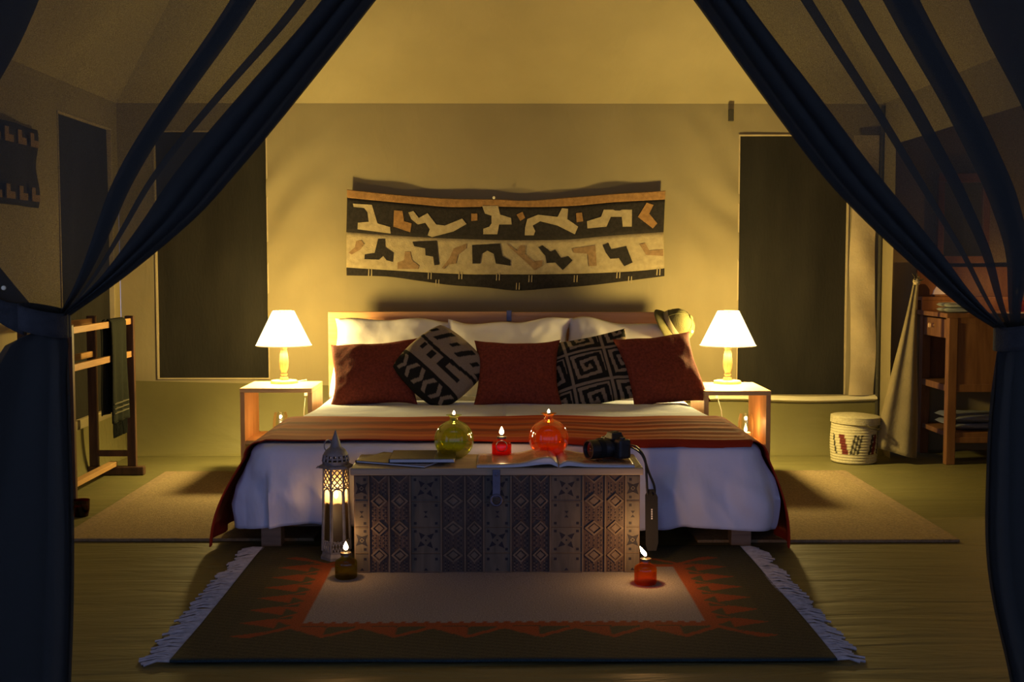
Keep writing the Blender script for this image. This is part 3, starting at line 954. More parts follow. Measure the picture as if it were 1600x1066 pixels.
def table_lamp(x, y, z, label, wires):
    root = empty('table_lamp', (x, y, z))
    tag(root, label, 'lamp', 'bedside lamps')
    lathe_ob('base', [(0, 0), (0.068, 0), (0.068, 0.008), (0.064, 0.014), (0.03, 0.016), (0, 0.016)], M_LAMPW, root)
    lathe_ob('stem', [(0.0, 0.015), (0.022, 0.015), (0.020, 0.030), (0.013, 0.036), (0.018, 0.045), (0.013, 0.054), (0.021, 0.075), (0.024, 0.105),
                      (0.020, 0.145), (0.015, 0.170), (0.018, 0.176), (0.018, 0.186), (0.010, 0.190), (0.010, 0.215), (0, 0.215)], M_LAMPW, root, 24)
    lathe_ob('bulb_holder', [(0, 0.21), (0.014, 0.21), (0.014, 0.245), (0, 0.245)], M_CORD, root, 16)
    # shade: thin truncated cone, open above and below
    bm = bmesh.new()
    r0, r1, z0, z1 = 0.139, 0.055, 0.190, 0.362
    lathe(bm, [(r0, z0), (r1, z1)], 48)
    s = link('shade', finish(bm, 'shade'), M_SHADE, root, 60)
    for r, zz in ((r0, z0), (r1, z1)):
        tube_ob('shade_rim', [(r * cos(a * pi / 24), r * sin(a * pi / 24), zz) for a in range(48)], 0.0018, M_CORD, s, 6, closed=True)
    for k in range(3):
        a = k * 2 * pi / 3 + .4
        tube_ob('shade_spoke', [(0, 0, 0.250), (0.05 * cos(a), 0.05 * sin(a), 0.33), (r1 * cos(a), r1 * sin(a), z1)], 0.0016, M_BRASS, s, 5)
    point_light('bulb_light', (0, 0, 0.280), LAMP_W, LAMP_COL, 0.045, root)
    # cord down the back of the table
    tube_ob('cord', wires, 0.0022, M_CORD, root, 5)
    w = Vector(wires[2]); 
    box_ob('cord_switch', (w.x - .008, w.x + .008, w.y - .006, w.y + .006, w.z - .022, w.z + .022), M_CORD, root, 0.003)
    return root
table_lamp(-1.098, 5.94, 0.459, 'lit white-shaded table lamp on the left bedside table',
           [(0.06, 0.02, 0.006), (0.09, 0.132, 0.004), (0.085, 0.140, -0.06), (0.075, 0.142, -0.15), (0.06, 0.142, -0.45)])
table_lamp(1.130, 5.91, 0.459, 'lit white-shaded table lamp on the right bedside table',
           [(-0.06, 0.02, 0.006), (-0.05, 0.098, 0.004), (-0.035, 0.106, -0.07), (-0.01, 0.106, -0.15), (0.02, 0.106, -0.45)])

def flame(parent, z, r=0.008, h=0.03, watts=1.0, lean=(0, 0), light_dz=0.015):
    prof = [(0, 0), (r * .6, h * .08), (r, h * .28), (r * .85, h * .5), (r * .45, h * .75), (0, h)]
    mt = Matrix.Translation((0, 0, z)) @ Matrix(((1, 0, lean[0], 0), (0, 1, lean[1], 0), (0, 0, 1, 0), (0, 0, 0, 1)))
    f = lathe_ob('flame', prof, M_FLAME, parent, 12, mt)
    point_light('flame_light', (lean[0] * h / 2, lean[1] * h / 2, z + h + light_dz), watts, FLAME_COL, 0.008, parent)
    return f

def hurricane(x, y, z, label):
    root = empty('glass_candle', (x, y, z))
    tag(root, label, 'candle', 'glass candles under the bedside tables')
    lathe_ob('glass', [(0.0, 0.0), (0.030, 0.0), (0.036, 0.03), (0.040, 0.06), (0.036, 0.10), (0.031, 0.125), (0.0295, 0.125), (0.0345, 0.10), (0.0385, 0.06), (0.0345, 0.03), (0.028, 0.004), (0, 0.004)], M_CLEAR, root, 28)
    lathe_ob('candle_wax', [(0, 0.005), (0.024, 0.005), (0.024, 0.035), (0, 0.033)], M_WAXW, root, 20)
    flame(root, 0.037, 0.008, 0.032, 0.6)
hurricane(-1.092, 5.80, 0.2035, 'lit candle in a clear glass on the left bedside table shelf')
hurricane(1.185, 5.72, 0.2035, 'lit candle in a clear glass on the right bedside table shelf')

# ------------------------------------------------------------------ tapestry on the back wall
TS = 1.0 / (2.963 * F_PX / 6.55)        # metres per tracing unit
tc0 = at(520 + 802 / 2.963, 270 + 300 / 2.963, 6.55)
def tap(u, v, d):
    """tracing units to the hanging cloth; cloth stands a little off the wall and waves"""
    x = (u - 802) * TS; z = -(v - 300) * TS
    k = (300 - v) / 240.0
    off = 0.020 + 0.010 * k + 0.009 * sin(u / 95.0) * (0.5 + 0.5 * k) + 0.006 * sin(u / 41.0 + 1) * k
    return Vector((tc0.x + x, YB - 0.02 - off - d, tc0.z + z))
CRM, BLK, ORG, LOR = mat('raffia_cream', (0.37, 0.295, 0.155), 0.95, 0.15, 40, 0.35, 160), mat('raffia_black', (0.022, 0.018, 0.014), 0.95, 0.3, 60, 0.3, 160), \
    mat('raffia_orange', (0.28, 0.15, 0.05), 0.95, 0.2, 50, 0.3, 160), mat('raffia_light_orange', (0.25, 0.155, 0.07), 0.95, 0.2, 50, 0.3, 160)
e1 = [(72, 80), (250, 100), (400, 112), (550, 122), (745, 125), (900, 130), (1100, 115), (1300, 100), (1537, 85)]
e2 = [(72, 118), (250, 135), (400, 148), (550, 160), (745, 158), (900, 160), (1100, 155), (1300, 138), (1535, 125)]
e3 = [(66, 275), (250, 288), (450, 300), (640, 308), (800, 312), (950, 312), (1100, 308), (1300, 290), (1530, 275)]
e4 = [(64, 438), (250, 450), (450, 462), (640, 470), (800, 470), (950, 470), (1200, 465), (1400, 455), (1537, 442)]
e5 = [(64, 475), (250, 480), (400, 500), (550, 520), (700, 530), (850, 545), (1000, 535), (1200, 520), (1537, 478)]
troot = empty('wall_hanging', tap(802, 540, 0))
tag(troot, 'patched raffia wall hanging in black, cream and orange above the headboard', 'wall hanging')
def TL(p): return p - Vector(troot.location)
def edge_at(e, t):
    q = pl([(a, b, 0) for a, b in e], t); return q.x, q.y
for a, b, m, nm in ((e1, e2, ORG, 'orange_band'), (e2, e3, BLK, 'black_band'), (e3, e4, CRM, 'cream_band'), (e4, e5, BLK, 'lower_band')):
    def bf(u, v, a=a, b=b):
        p, q = edge_at(a, u), edge_at(b, u)
        return TL(tap(lerp(p[0], q[0], v), lerp(p[1], q[1], v), 0.0))
    grid_ob(nm, bf, 90, 8, m, troot, solid=0.004)
UP = [
 (CRM, [(98,145),(185,150),(200,200),(210,235),(268,252),(270,282),(118,262),(120,232),(170,228),(165,185),(150,165),(102,160)]),
 (ORG, [(287,175),(325,178),(332,225),(367,235),(360,276),(283,250)]),
 (CRM, [(352,185),(375,178),(400,210),(440,188),(480,240),(520,245),(600,213),(620,238),(560,272),(460,298),(440,290),(450,262),(430,232),(395,240),(365,215)]),
 (ORG, [(642,190),(670,190),(670,222),(642,224)]),
 (CRM, [(692,155),(765,155),(775,195),(825,210),(828,240),(770,240),(762,285),(697,285),(697,260),(725,250),(735,235),(735,200),(705,190)]),
 (ORG, [(850,195),(878,182),(890,210),(868,224)]),
 (CRM, [(890,255),(900,215),(950,195),(1040,205),(1060,165),(1088,168),(1085,215),(1135,250),(1120,285),(1040,245),(960,225),(925,245),(937,270),(930,290),(888,290)]),
 (ORG, [(1125,188),(1152,185),(1158,225),(1128,230)]),
 (CRM, [(1175,225),(1240,205),(1252,172),(1382,172),(1382,250),(1340,250),(1335,205),(1285,205),(1265,250),(1178,258)]),
 (ORG, [(1450,140),(1482,150),(1462,190),(1500,235),(1480,258),(1410,205)]),
 (LOR, [(75,370),(105,345),(110,318),(135,312),(148,330),(130,355),(90,378)]),
 (BLK, [(212,307),(243,307),(245,345),(282,370),(278,412),(250,405),(235,385),(215,402),(148,400),(150,378),(195,372)]),
 (LOR, [(335,365),(360,365),(368,405),(400,430),(395,445),(300,445),(300,415),(330,405)]),
 (BLK, [(370,320),(482,315),(492,425),(470,428),(465,388),(430,382),(428,350),(378,340)]),
 (LOR, [(505,440),(540,395),(560,350),(620,328),(618,350),(580,380),(570,420),(535,425),(515,445)]),
 (BLK, [(645,335),(775,328),(785,385),(822,405),(822,430),(755,420),(745,375),(715,360),(690,375),(682,420),(647,420)]),
 (LOR, [(805,325),(850,360),(870,335),(893,338),(888,375),(930,410),(970,405),(970,430),(935,450),(880,400),(820,345)]),
 (BLK, [(952,345),(970,335),(1010,365),(1030,355),(1058,395),(1090,385),(1110,405),(1065,450),(1030,415),(990,418),(985,385)]),
 (LOR, [(1108,350),(1215,335),(1222,430),(1185,432),(1180,375),(1115,370)]),
 (BLK, [(1250,335),(1275,325),(1290,355),(1358,340),(1388,415),(1350,432),(1325,395),(1285,398),(1265,370)]),
 (LOR, [(1420,330),(1445,325),(1465,360),(1530,355),(1530,385),(1450,380)]),
]
for m, poly in UP:
    bm = bmesh.new()
    prism(bm, poly, lambda u, v, d: TL(tap(u, v, 0.0005 + d)), 0.0055)
    link('applique_patch', finish(bm, 'applique_patch'), m, troot)
for cx, cy in ((175, 462), (450, 476), (592, 476), (766, 482), (916, 490), (1126, 490), (1324, 472), (1510, 458), (485, 510), (858, 525), (1378, 495)):
    for dx in (-7, 6):
        bm = bmesh.new()
        prism(bm, [(cx + dx - 2, cy - 16), (cx + dx + 2, cy - 16), (cx + dx + 1, cy + 16), (cx + dx - 4, cy + 16)], lambda u, v, d: TL(tap(u, v, d)), 0.005)
        link('stitch', finish(bm, 'stitch'), CRM, troot)
pp = TL(tap(746, 118, 0.004))
lathe_ob('pin', [(0, 0), (0.008, 0), (0.008, 0.004), (0, 0.006)], M_SILL, troot, 12, Matrix.Translation(pp) @ Matrix.Rotation(pi / 2, 4, 'X'))

# second hanging on the left wall, seen through the curtain
def lt(y, z, d): return Vector((XL + 0.03 + d, y, z))
r2 = empty('wall_hanging', lt(5.0, 1.30, 0))
tag(r2, 'dark patched cloth hanging on the left wall behind the left curtain', 'wall hanging')
def L2(p): return p - Vector(r2.location)
for nm, z0, z1, m in (('black_band', 1.31, 1.66, BLK), ):
    grid_ob(nm, lambda u, v: L2(lt(lerp(4.55, 5.40, u) + 0.02 * sin(v * 9), lerp(z0, z1, v), 0.01 * sin(u * 12))), 24, 10, m, r2, solid=0.004)
for z in (1.335, 1.575):
    for k in range(6):
        y = 4.60 + k * 0.135
        bm = bmesh.new()
        prism(bm, [(y, z), (y + .09, z), (y + .09, z + .03), (y + .04, z + .03), (y + .04, z + .06), (y, z + .06)], lambda u, v, d: L2(lt(u, v, 0.012 + d)), 0.006)
        link('applique_patch', finish(bm, 'applique_patch'), LOR, r2)

# ------------------------------------------------------------------ carved chest
CX0, CX1, CY0, CY1, CH = -0.507, 0.470, 3.965, 4.245, 0.372
chest = empty('carved_chest', ((CX0 + CX1) / 2, (CY0 + CY1) / 2, 0.013))
tag(chest, 'dark carved wooden chest with lidded top at the foot of the bed', 'chest')
cc = Vector(chest.location)
def CL(x0, x1, y0, y1, z0, z1): return (x0 - cc.x, x1 - cc.x, y0 - cc.y, y1 - cc.y, z0 - cc.z, z1 - cc.z)
box_ob('body', CL(CX0 + .004, CX1 - .004, CY0, CY1, 0.013, CH - 0.024), M_CHESTB, chest, 0.003)
box_ob('lid', CL(CX0 - .006, CX1 + .006, CY0 - 0.012, CY1 + 0.005, CH - 0.024, CH), M_LID, chest, 0.004)
# carved front: thirteen upright strips between pale battens
px = [553, 576, 608, 641, 690, 727.5, 757, 800, 831.5, 862, 913.5, 949, 981, 1004]
x_of = [lerp(CX0 + .006, CX1 - .004, (p - 553) / (1004 - 553)) for p in px]
kinds = 'XDDXDDXDDXDDX'
Z0, Z1 = 0.016, CH - 0.026
HZ = Z1 - Z0
def cf(u, v, d): return Vector((u, CY0 - d, v)) - cc
def raised(name, polys, m, th, base=0.0):
    bm = bmesh.new()
    for poly in polys: prism(bm, poly, lambda u, v, d: cf(u, v, base + d), th)
    return link(name, finish(bm, name), m, chest)
def rect(a, b, c, d): return [(a, c), (b, c), (b, d), (a, d)]
rowz = [Z1, Z1 - HZ * 0.266, Z1 - HZ * 0.535, Z1 - HZ * 0.805, Z0]
for i, k in enumerate(kinds):
    a, b = x_of[i], x_of[i + 1]
    if i > 0: raised('batten', [rect(a - 0.0025, a + 0.0025, Z0, Z1)], M_CARVE, 0.009)
    a += 0.003; b -= 0.003
    w = b - a; mx_ = (a + b) / 2
    edge = i in (0, 12)
    if k == 'X':
        for r in range(4):
            t, u = rowz[r] - 0.002, rowz[r + 1] + 0.002
            tile = raised('carved_tile', [rect(a, b, u, t)], M_CARVEX, 0.005)
            h = t - u; marks = []
            cz = (t + u) / 2
            def sq(x, z, s): return rect(x - s, x + s, z - s, z + s)
            s = 0.0045
            xs = ([a + w * .14, b - w * .14] if not edge else [a + w * (.75 if i == 0 else .3)])
            full = 0.0895
            if r < 3: zs = [t - full * .13, u + full * .13]
            else: zs = [t - full * .2]
            for xx in xs:
                for zz in zs: marks.append(sq(xx, zz, s))
            if r in (0, 2):
                for ang in range(4):
                    q = ang * pi / 2 + pi / 4 * 0.8
                    if edge and (cos(q) > 0) == (i == 0): pass
                    R = min(0.026, w * .36)
                    cxx = mx_ + cos(q) * R * .78; czz = cz + sin(q) * R * .78
                    tri = [(cxx + cos(q) * .016 - sin(q) * .003, czz + sin(q) * .016 + cos(q) * .003),
                           (cxx - cos(q) * .008 - sin(q) * .011, czz - sin(q) * .008 + cos(q) * .011),
                           (cxx - cos(q) * .004 + sin(q) * .008, czz - sin(q) * .004 - cos(q) * .008)]
                    tri = [(min(max(x, a + .001), b - .001), z) for x, z in tri]
                    marks.append(tri)
                marks.append(sq(mx_, cz, 0.003))
            elif r == 1:
                marks.append([(mx_ - .007, cz + .011), (mx_ + .007, cz + .011), (mx_, cz + .002)])
                marks.append([(mx_ - .007, cz - .011), (mx_, cz - .002), (mx_ + .007, cz - .011)])
            else:
                marks.append([(mx_ - .007, u + .003), (mx_ + .007, u + .003), (mx_, u + .012)])
            bm = bmesh.new()
            for poly in marks: prism(bm, poly, lambda uu, vv, d: cf(uu, vv, 0.0045 + d), 0.0012)
            q = link('hole_shadow', finish(bm, 'hole_shadow'), M_HOLE_SHADOW, tile); q['kind'] = 'stuff'  # carved holes drawn as dark pieces, their shade painted in
            raised('tile_rail', [rect(a, b, u - 0.002, u)], M_CARVE, 0.008)
    else:
        raised('carved_strip', [rect(a, b, Z0, Z1)], M_CARVED2, 0.002)
        # diamonds down the strip
        for zc in (Z1 - HZ * .0, Z1 - HZ * .262, Z1 - HZ * .545, Z1 - HZ * .825):
            hw, hh = w * .46, 0.0265
            if zc > Z1 - .01:
                raised('diamond', [[(mx_ - hw, Z1), (mx_, Z1 - hh), (mx_ + hw, Z1), (mx_ + hw - .006, Z1), (mx_, Z1 - hh + .006), (mx_ - hw + .006, Z1)]], M_CARVE, 0.007)
                continue
            bm = bmesh.new()
            o4 = [(mx_ + hw, zc), (mx_, zc + hh), (mx_ - hw, zc), (mx_, zc - hh)]
            i4 = [(mx_ + hw * .72, zc), (mx_, zc + hh * .72), (mx_ - hw * .72, zc), (mx_, zc - hh * .72)]
            for q in range(4):
                prism(bm, [o4[q], o4[(q + 1) % 4], i4[(q + 1) % 4], i4[q]], lambda uu, vv, d: cf(uu, vv, d), 0.008)
            i5 = [(mx_ + hw * .5, zc), (mx_, zc + hh * .5), (mx_ - hw * .5, zc), (mx_, zc - hh * .5)]
            prism(bm, i5, lambda uu, vv, d: cf(uu, vv, d), 0.005)
            link('diamond', finish(bm, 'diamond'), M_CARVE, chest)
        # small studs, and notches coloured as dark shade, between the diamonds
        bm = bmesh.new(); bm2 = bmesh.new()
        for za, zb in ((Z1 - HZ * .075, Z1 - HZ * .20), (Z1 - HZ * .32, Z1 - HZ * .48), (Z1 - HZ * .61, Z1 - HZ * .765), (Z1 - HZ * .885, Z0 + .002)):
            n = 6
            for r in range(n):
                z = lerp(za, zb, (r + .5) / n)
                for q in (-.36, -.22, 0.0, .22, .36):
                    if abs(r - n / 2 + .5) > 1.6 and abs(q) < .1: continue
                    x = mx_ + q * w
                    target = bm if (r + int(q * 50)) % 2 else bm2
                    prism(target, rect(x - .0016, x + .0016, z - .0021, z + .0021), lambda uu, vv, d: cf(uu, vv, 0.0018 + d), 0.0025)
        s1 = link('carved_studs', finish(bm, 'carved_studs'), M_CARVE, chest); s1['kind'] = 'stuff'
        s2 = link('carved_notches', finish(bm2, 'carved_notches'), M_HOLE_SHADOW, chest); s2['kind'] = 'stuff'
# hasp
hx = at(777, 740, 3.95).x - 0.003
hs_ = box_ob('hasp', CL(hx - .013, hx + .013, CY0 - .017, CY0 - .012, CH - 0.098, CH - 0.004), M_IRON, chest, 0.0015)
tube_ob('hasp_ring', [Vector((hx + 0.018 * cos(a * pi / 12), CY0 - .016, CH - 0.108 + 0.018 * sin(a * pi / 12))) - cc for a in range(24)], 0.0045, M_IRON, chest, 8, closed=True)
lathe_ob('hasp_boss', [(0, 0), (.006, 0), (.006, .004), (0, .006)], M_IRON, chest, 12, Matrix.Translation(Vector((hx, CY0 - .017, CH - .02)) - cc) @ Matrix.Rotation(pi / 2, 4, 'X'))

# ------------------------------------------------------------------ books and magazine
def book(x, y, z, w, d, h, rz, cover, label):
    root = empty('book', (x, y, z), rz)
    tag(root, label, 'book')
    box_ob('cover', (-w / 2, w / 2, -d / 2, d / 2, 0, 0.002), cover, root, 0.0005)
    box_ob('cover', (-w / 2, w / 2, -d / 2, d / 2, h - 0.002, h), cover, root, 0.0005)
    box_ob('pages', (-w / 2 + .003, w / 2 - .003, -d / 2 + .004, d / 2 - .003, 0.002, h - 0.002), M_PAPER, root, 0.0)
    box_ob('spine', (-w / 2 - .001, -w / 2 + .002, -d / 2, d / 2, 0, h), cover, root, 0.0004)
    return root
book(-0.345, 4.100, CH + .0005, 0.27, 0.20, 0.009, -0.42, M_COVER2, 'lower glossy brown book lying askew on the chest')
book(-0.275, 4.095, CH + .0105, 0.225, 0.19, 0.014, 0.0, M_COVER, 'upper dark glossy book lying square on the brown one')

# open magazine: two page blocks arching up to the gutter
mroot = empty('open_magazine', (0.19, 4.09, CH))
tag(mroot, 'open picture magazine lying on the chest under the camera', 'magazine')
def page_col(u, v):
    k = 0.22 + 0.3 * (0.5 + 0.5 * nz(u * 6, v * 5, 2))
    c = (0.50 * k + .12, 0.30 * k + .06, 0.17 * k + .03)
    if 0.62 < u < 0.9 and 0.2 < v < 0.9: c = (0.14, 0.10, 0.08)
    if u < 0.08 or v < 0.05 or v > 0.95: c = (0.55, 0.50, 0.46)
    return c
M_PAGE = mat_attr('glossy_page', rough=0.22, bump=0.02, var=0.1, spec=0.5)
GUT = 0.0
for sx, wd in ((-1, 0.275), (1, 0.255)):
    def pf(u, v, sx=sx, wd=wd):
        arch = 0.022 if sx < 0 else 0.009
        z = 0.0025 + (arch * exp(-((u - .13) / (.24 if sx < 0 else .16)) ** 2) + 0.004 * (1 - u)) * sm(-0.03, .10, u)
        return Vector((sx * (0.002 + wd * u), lerp(-0.125, 0.125, v), z + 0.004))
    o = grid_ob('page', pf, 30, 6, M_PAGE, mroot, solid=0.0015, pattern=page_col)
    bm = bmesh.new()
    for v0 in (-0.125, 0.125):
        pass
    n = 30
    top, bot = [], []
    rows = []
    for j in (0, 1):
        y = -0.124 if j == 0 else 0.124
        a = []; b = []
        for i in range(n + 1):
            p = pf(i / n, j); a.append(bm.verts.new((p.x, y, p.z - 0.0012))); b.append(bm.verts.new((p.x, y, max(0.0005, (p.z - .006) * 0.45 ))))
        rows.append((a, b))
    (a0, b0), (a1, b1) = rows
    for i in range(n):
        bm.faces.new((a0[i], a0[i + 1], b0[i + 1], b0[i])); bm.faces.new((a1[i], b1[i], b1[i + 1], a1[i + 1]))
        bm.faces.new((b0[i], b0[i + 1], b1[i + 1], b1[i]))
    bm.faces.new((a0[n], a1[n], b1[n], b0[n])); bm.faces.new((a0[0], b0[0], b1[0], a1[0]))
    link('page_block', finish(bm, 'page_block'), M_PAPER, mroot)

# ------------------------------------------------------------------ glass oil lamps
def sphere_lamp(x, y, z, R, glass, oil, label):
    root = empty('oil_lamp', (x, y, z))
    tag(root, label, 'oil lamp', 'glass oil lamps')
    n = 18
    prof = [(0, 0.001), (R * .42, 0.001)]
    a0 = math.asin(.42)
    for i in range(1, n):
        a = lerp(-pi / 2 + a0, pi / 2 - 0.25, i / (n - 1))
        prof.append((R * cos(a), R * .925 + R * .99 * sin(a)))
    zt = prof[-1][1]
    prof += [(R * .22, zt + R * .03), (R * .20, zt + R * .16), (R * .30, zt + R * .26), (R * .40, zt + R * .29)]
    inner = [(max(0, r - 0.0022), zz) for r, zz in prof[::-1]][:-1] + [(0, 0.004)]
    body = lathe_ob('glass', prof, glass, root, 40, smooth=70)
    # oil fills the lower third
    op = [(0, 0.004), (R * .38, 0.004)]
    for i in range(1, 9):
        a = lerp(-pi / 2 + a0, -0.30, i / 8)
        op.append(((R - .004) * cos(a), R * .925 + (R - .002) * sin(a)))
    op.append((0, op[-1][1]))
    lathe_ob('oil', op, oil, root, 36, smooth=50)
    zw = zt + R * .26
    lathe_ob('wick_holder', [(0, zt), (0.007, zt), (0.007, zw), (0.010, zw), (0.010, zw + .004), (0, zw + .004)], M_BRASS, root, 12)
    tube_ob('wick', [(0, 0, zw), (0.001, 0, zt), (0.010, 0.004, R), (-.006, 0, R * .5), (0.004, 0.002, 0.008)], 0.0016, M_WICK, root, 5)
    flame(root, zw + .004, 0.0052, 0.014, 0.2)
    return root
sphere_lamp(-0.172, 4.170, CH + 0.0, 0.0705, M_GREEN, L_GREEN, 'large round green glass oil lamp on the chest')
sphere_lamp(0.165, 4.196, CH + 0.0, 0.0715, M_RED, L_RED, 'large round orange-red glass oil lamp behind the open magazine')

def jar_lamp(x, y, z, R, H, glass, oil, label, watts, lean=(0, 0), fh=0.030, ring=True):
    root = empty('oil_lamp', (x, y, z))
    tag(root, label, 'oil lamp', 'glass oil lamps')
    prof = [(0, 0.001), (R * .9, 0.001), (R, 0.006), (R, H * .62), (R * .94, H * .74), (R * .5, H * .86), (R * .42, H * .90), (R * .42, H)]
    lathe_ob('glass', prof, glass, root, 32, smooth=50)
    lathe_ob('oil', [(0, 0.004), (R * .86, 0.004), (R * .94, .009), (R * .94, H * .45), (0, H * .45)], oil, root, 28, smooth=40)
    lathe_ob('burner', [(0, H * .98), (R * .5, H * .98), (R * .5, H * 1.08), (R * .3, H * 1.09), (R * .14, H * 1.12), (R * .14, H * 1.18), (0, H * 1.18)], M_BRASS, root, 18)
    if ring:
        tube_ob('neck_ring', [(R * .55 * cos(a * pi / 10), -R * .75 - 0.006 + 0 * a, H * .62 + R * .55 * sin(a * pi / 10)) for a in range(20)], 0.0015, M_BRASS, root, 5, closed=True)
    flame(root, H * 1.17, 0.0085, fh, watts, lean)
    return root
jar_lamp(-0.003, 4.205, CH, 0.035, 0.066, M_RED2, L_RED, 'small red glass oil lamp between the two round ones', 0.35)
jar_lamp(-0.522, 3.895, 0.014, 0.037, 0.080, M_DGREEN, L_GREEN, 'small green glass oil lamp on the kilim before the lantern', 0.45, ring=False)
jar_lamp(0.468, 3.815, 0.014, 0.037, 0.078, M_AMBER, L_AMBER, 'small amber glass oil lamp on the kilim at the chest corner', 1.5, (-0.55, 0), 0.034, ring=False)
# dark red glass half hidden by the left curtain
root = empty('glass_votive', (-1.770, 4.93, 0.0))
tag(root, 'dark red glass votive on the floor beside the left curtain', 'votive')
lathe_ob('glass', [(0, 0.0005), (0.028, 0.0005), (0.034, 0.03), (0.036, 0.07), (0.033, 0.07), (0.031, 0.03), (0.025, 0.004), (0, 0.004)], mat_glass('dark_red_glass', (0.35, 0.03, 0.02), 0.05), root, 24)
lathe_ob('candle_wax', [(0, 0.005), (0.024, 0.005), (0.029, 0.03), (0.029, 0.045), (0, 0.044)], M_RED_BLOB, root, 20)

jar_lamp(2.775, 6.36, 0.801, 0.037, 0.078, M_AMBER, L_AMBER, 'small amber oil lamp added out of sight on the washstand to warm the annex', 4.0, ring=False)  # added lamp hidden by the curtain, gives the annex its warm light

# ------------------------------------------------------------------ moroccan lantern
def lantern(x, y, z):
    root = empty('lantern', (x, y, z), 0.26)
    tag(root, 'tall pierced metal lantern with a lit candle, beside the chest', 'lantern')
    n = 6
    def hexr(r, zz, tw=0): return [Vector((r * cos(2 * pi * k / n + tw), r * sin(2 * pi * k / n + tw), zz)) for k in range(n)]
    def frus(bm, levels):
        rs = [[bm.verts.new(v) for v in hexr(r, zz)] for r, zz in levels]
        for A, B in zip(rs[:-1], rs[1:]):
            for k in range(n): bm.faces.new((A[k], A[(k + 1) % n], B[(k + 1) % n], B[k]))
        bm.faces.new(rs[0]); bm.faces.new(rs[-1])
    bm = bmesh.new(); frus(bm, [(0.056, 0), (0.056, 0.010), (0.050, 0.022), (0.050, 0.030)])
    link('base', finish(bm, 'base'), M_LANT, root)
    rb, rt, zb, zt = 0.050, 0.0425, 0.030, 0.325
    for k in range(n):
        A, B = hexr(rb, zb)[k], hexr(rt, zt)[k]
        tube_ob('post', [A, B], 0.0042, M_LANT, root, 6)
    def face(k, s, t):     # s -1..1 across the face, t 0..1 up
        a0, a1 = hexr(lerp(rb, rt, t) - .001, lerp(zb, zt, t))[k], hexr(lerp(rb, rt, t) - .001, lerp(zb, zt, t))[(k + 1) % n]
        return (a0 + a1) / 2 + (a1 - a0) / 2 * s
    for k in range(n):
        pane = grid_ob('glass_pane', lambda u, v: face(k, (u * 2 - 1) * .93, lerp(.02, .99, v)) * 0.955 + Vector((0, 0, lerp(zb, zt, lerp(.02, .99, v)) * .045)), 2, 4, M_FROST, root)
        bm = bmesh.new()
        nrm = (face(k, 0, .5) * Vector((1, 1, 0)) if False else Vector((face(k, 0, .5).x, face(k, 0, .5).y, 0))).normalized()
        # lower pierced band
        for i in range(4):
            for q in ((-1, 1), (1, -1)):
                s0 = -.9 + i * .45
                tube(bm, [face(k, s0 if q[0] < 0 else s0 + .45, .0), face(k, s0 + .45 if q[0] < 0 else s0, .13)], 0.0026, 5)
        tube(bm, [face(k, -.9, .135), face(k, -.5, .115), face(k, 0, .108), face(k, .5, .115), face(k, .9, .135)], 0.0028, 5)
        # arch head and filigree above
        arch = [face(k, -.82, .135), face(k, -.82, .68)] + [face(k, -.82 * cos(a * pi / 8), .70 + .055 * sin(a * pi / 8) ** .8) for a in range(1, 8)] + [face(k, .82, .68), face(k, .82, .135)]
        tube(bm, arch, 0.0030, 5)
        for t0, t1 in ((.765, .84), (.84, .915), (.915, .99)):
            for i in range(2):
                s0 = -.9 + i * .9
                tube(bm, [face(k, s0, t0), face(k, s0 + .9, t1)], 0.0026, 5)
                tube(bm, [face(k, s0 + .9, t0), face(k, s0, t1)], 0.0026, 5)
        tube(bm, [face(k, -.95, .765), face(k, .95, .765)], 0.0022, 5)
        link('filigree', finish(bm, 'filigree'), M_LANT, root, 40)
    # roof: eave, pierced drum, dome, spire
    bm = bmesh.new(); frus(bm, [(0.046, 0.322), (0.062, 0.326), (0.060, 0.334), (0.048, 0.340)])
    link('eave', finish(bm, 'eave'), M_LANT, root)
    for k in range(n):
        A = hexr(0.060, 0.330)[k]; u = Vector((A.x, A.y, 0)).normalized()
        tube_ob('eave_point', [A, A + u * .010 + Vector((0, 0, -.004))], 0.004, M_LANT, root, 5, rads=[.005, .001])
    lathe_ob('dome_band', [(0.047, 0.338), (0.0475, 0.350), (0.0455, 0.350), (0.045, 0.338), (0.047, 0.338)], M_LANT, root, 24)
    for k in range(16):
        a = 2 * pi * k / 16
        tube_ob('dome_bar', [(0.0465 * cos(a), 0.0465 * sin(a), 0.349), (0.042 * cos(a), 0.042 * sin(a), 0.372)], 0.0034, M_LANT, root, 5)
    lathe_ob('dome_band', [(0.0445, 0.362), (0.0452, 0.358), (0.043, 0.357), (0.0425, 0.363), (0.0445, 0.362)], M_LANT, root, 24)
    lathe_ob('dome', [(0.043, 0.371), (0.042, 0.377), (0.034, 0.389), (0.022, 0.398), (0.019, 0.402), (0.015, 0.420), (0.0085, 0.437), (0.0035, 0.452), (0.0, 0.463)], M_LANT, root, 24)
    tube_ob('ring_handle', [(-0.026 + 0.014 * cos(a * pi / 10), 0, 0.404 + 0.020 * sin(a * pi / 10)) for a in range(20)], 0.0022, M_LANT, root, 6, closed=True)
    lathe_ob('candle', [(0, 0.030), (0.0385, 0.030), (0.0355, 0.205), (0.031, 0.209), (0.012, 0.203), (0, 0.203)], M_WAX, root, 28)
    tube_ob('wick', [(0, 0, 0.200), (0, 0, 0.216)], 0.0015, M_BRASS, root, 5)
    flame(root, 0.214, 0.008, 0.036, 0.7, light_dz=0.0)
lp = at(528, 880, 4.19)
lantern(lp.x, 4.16, 0.0145)

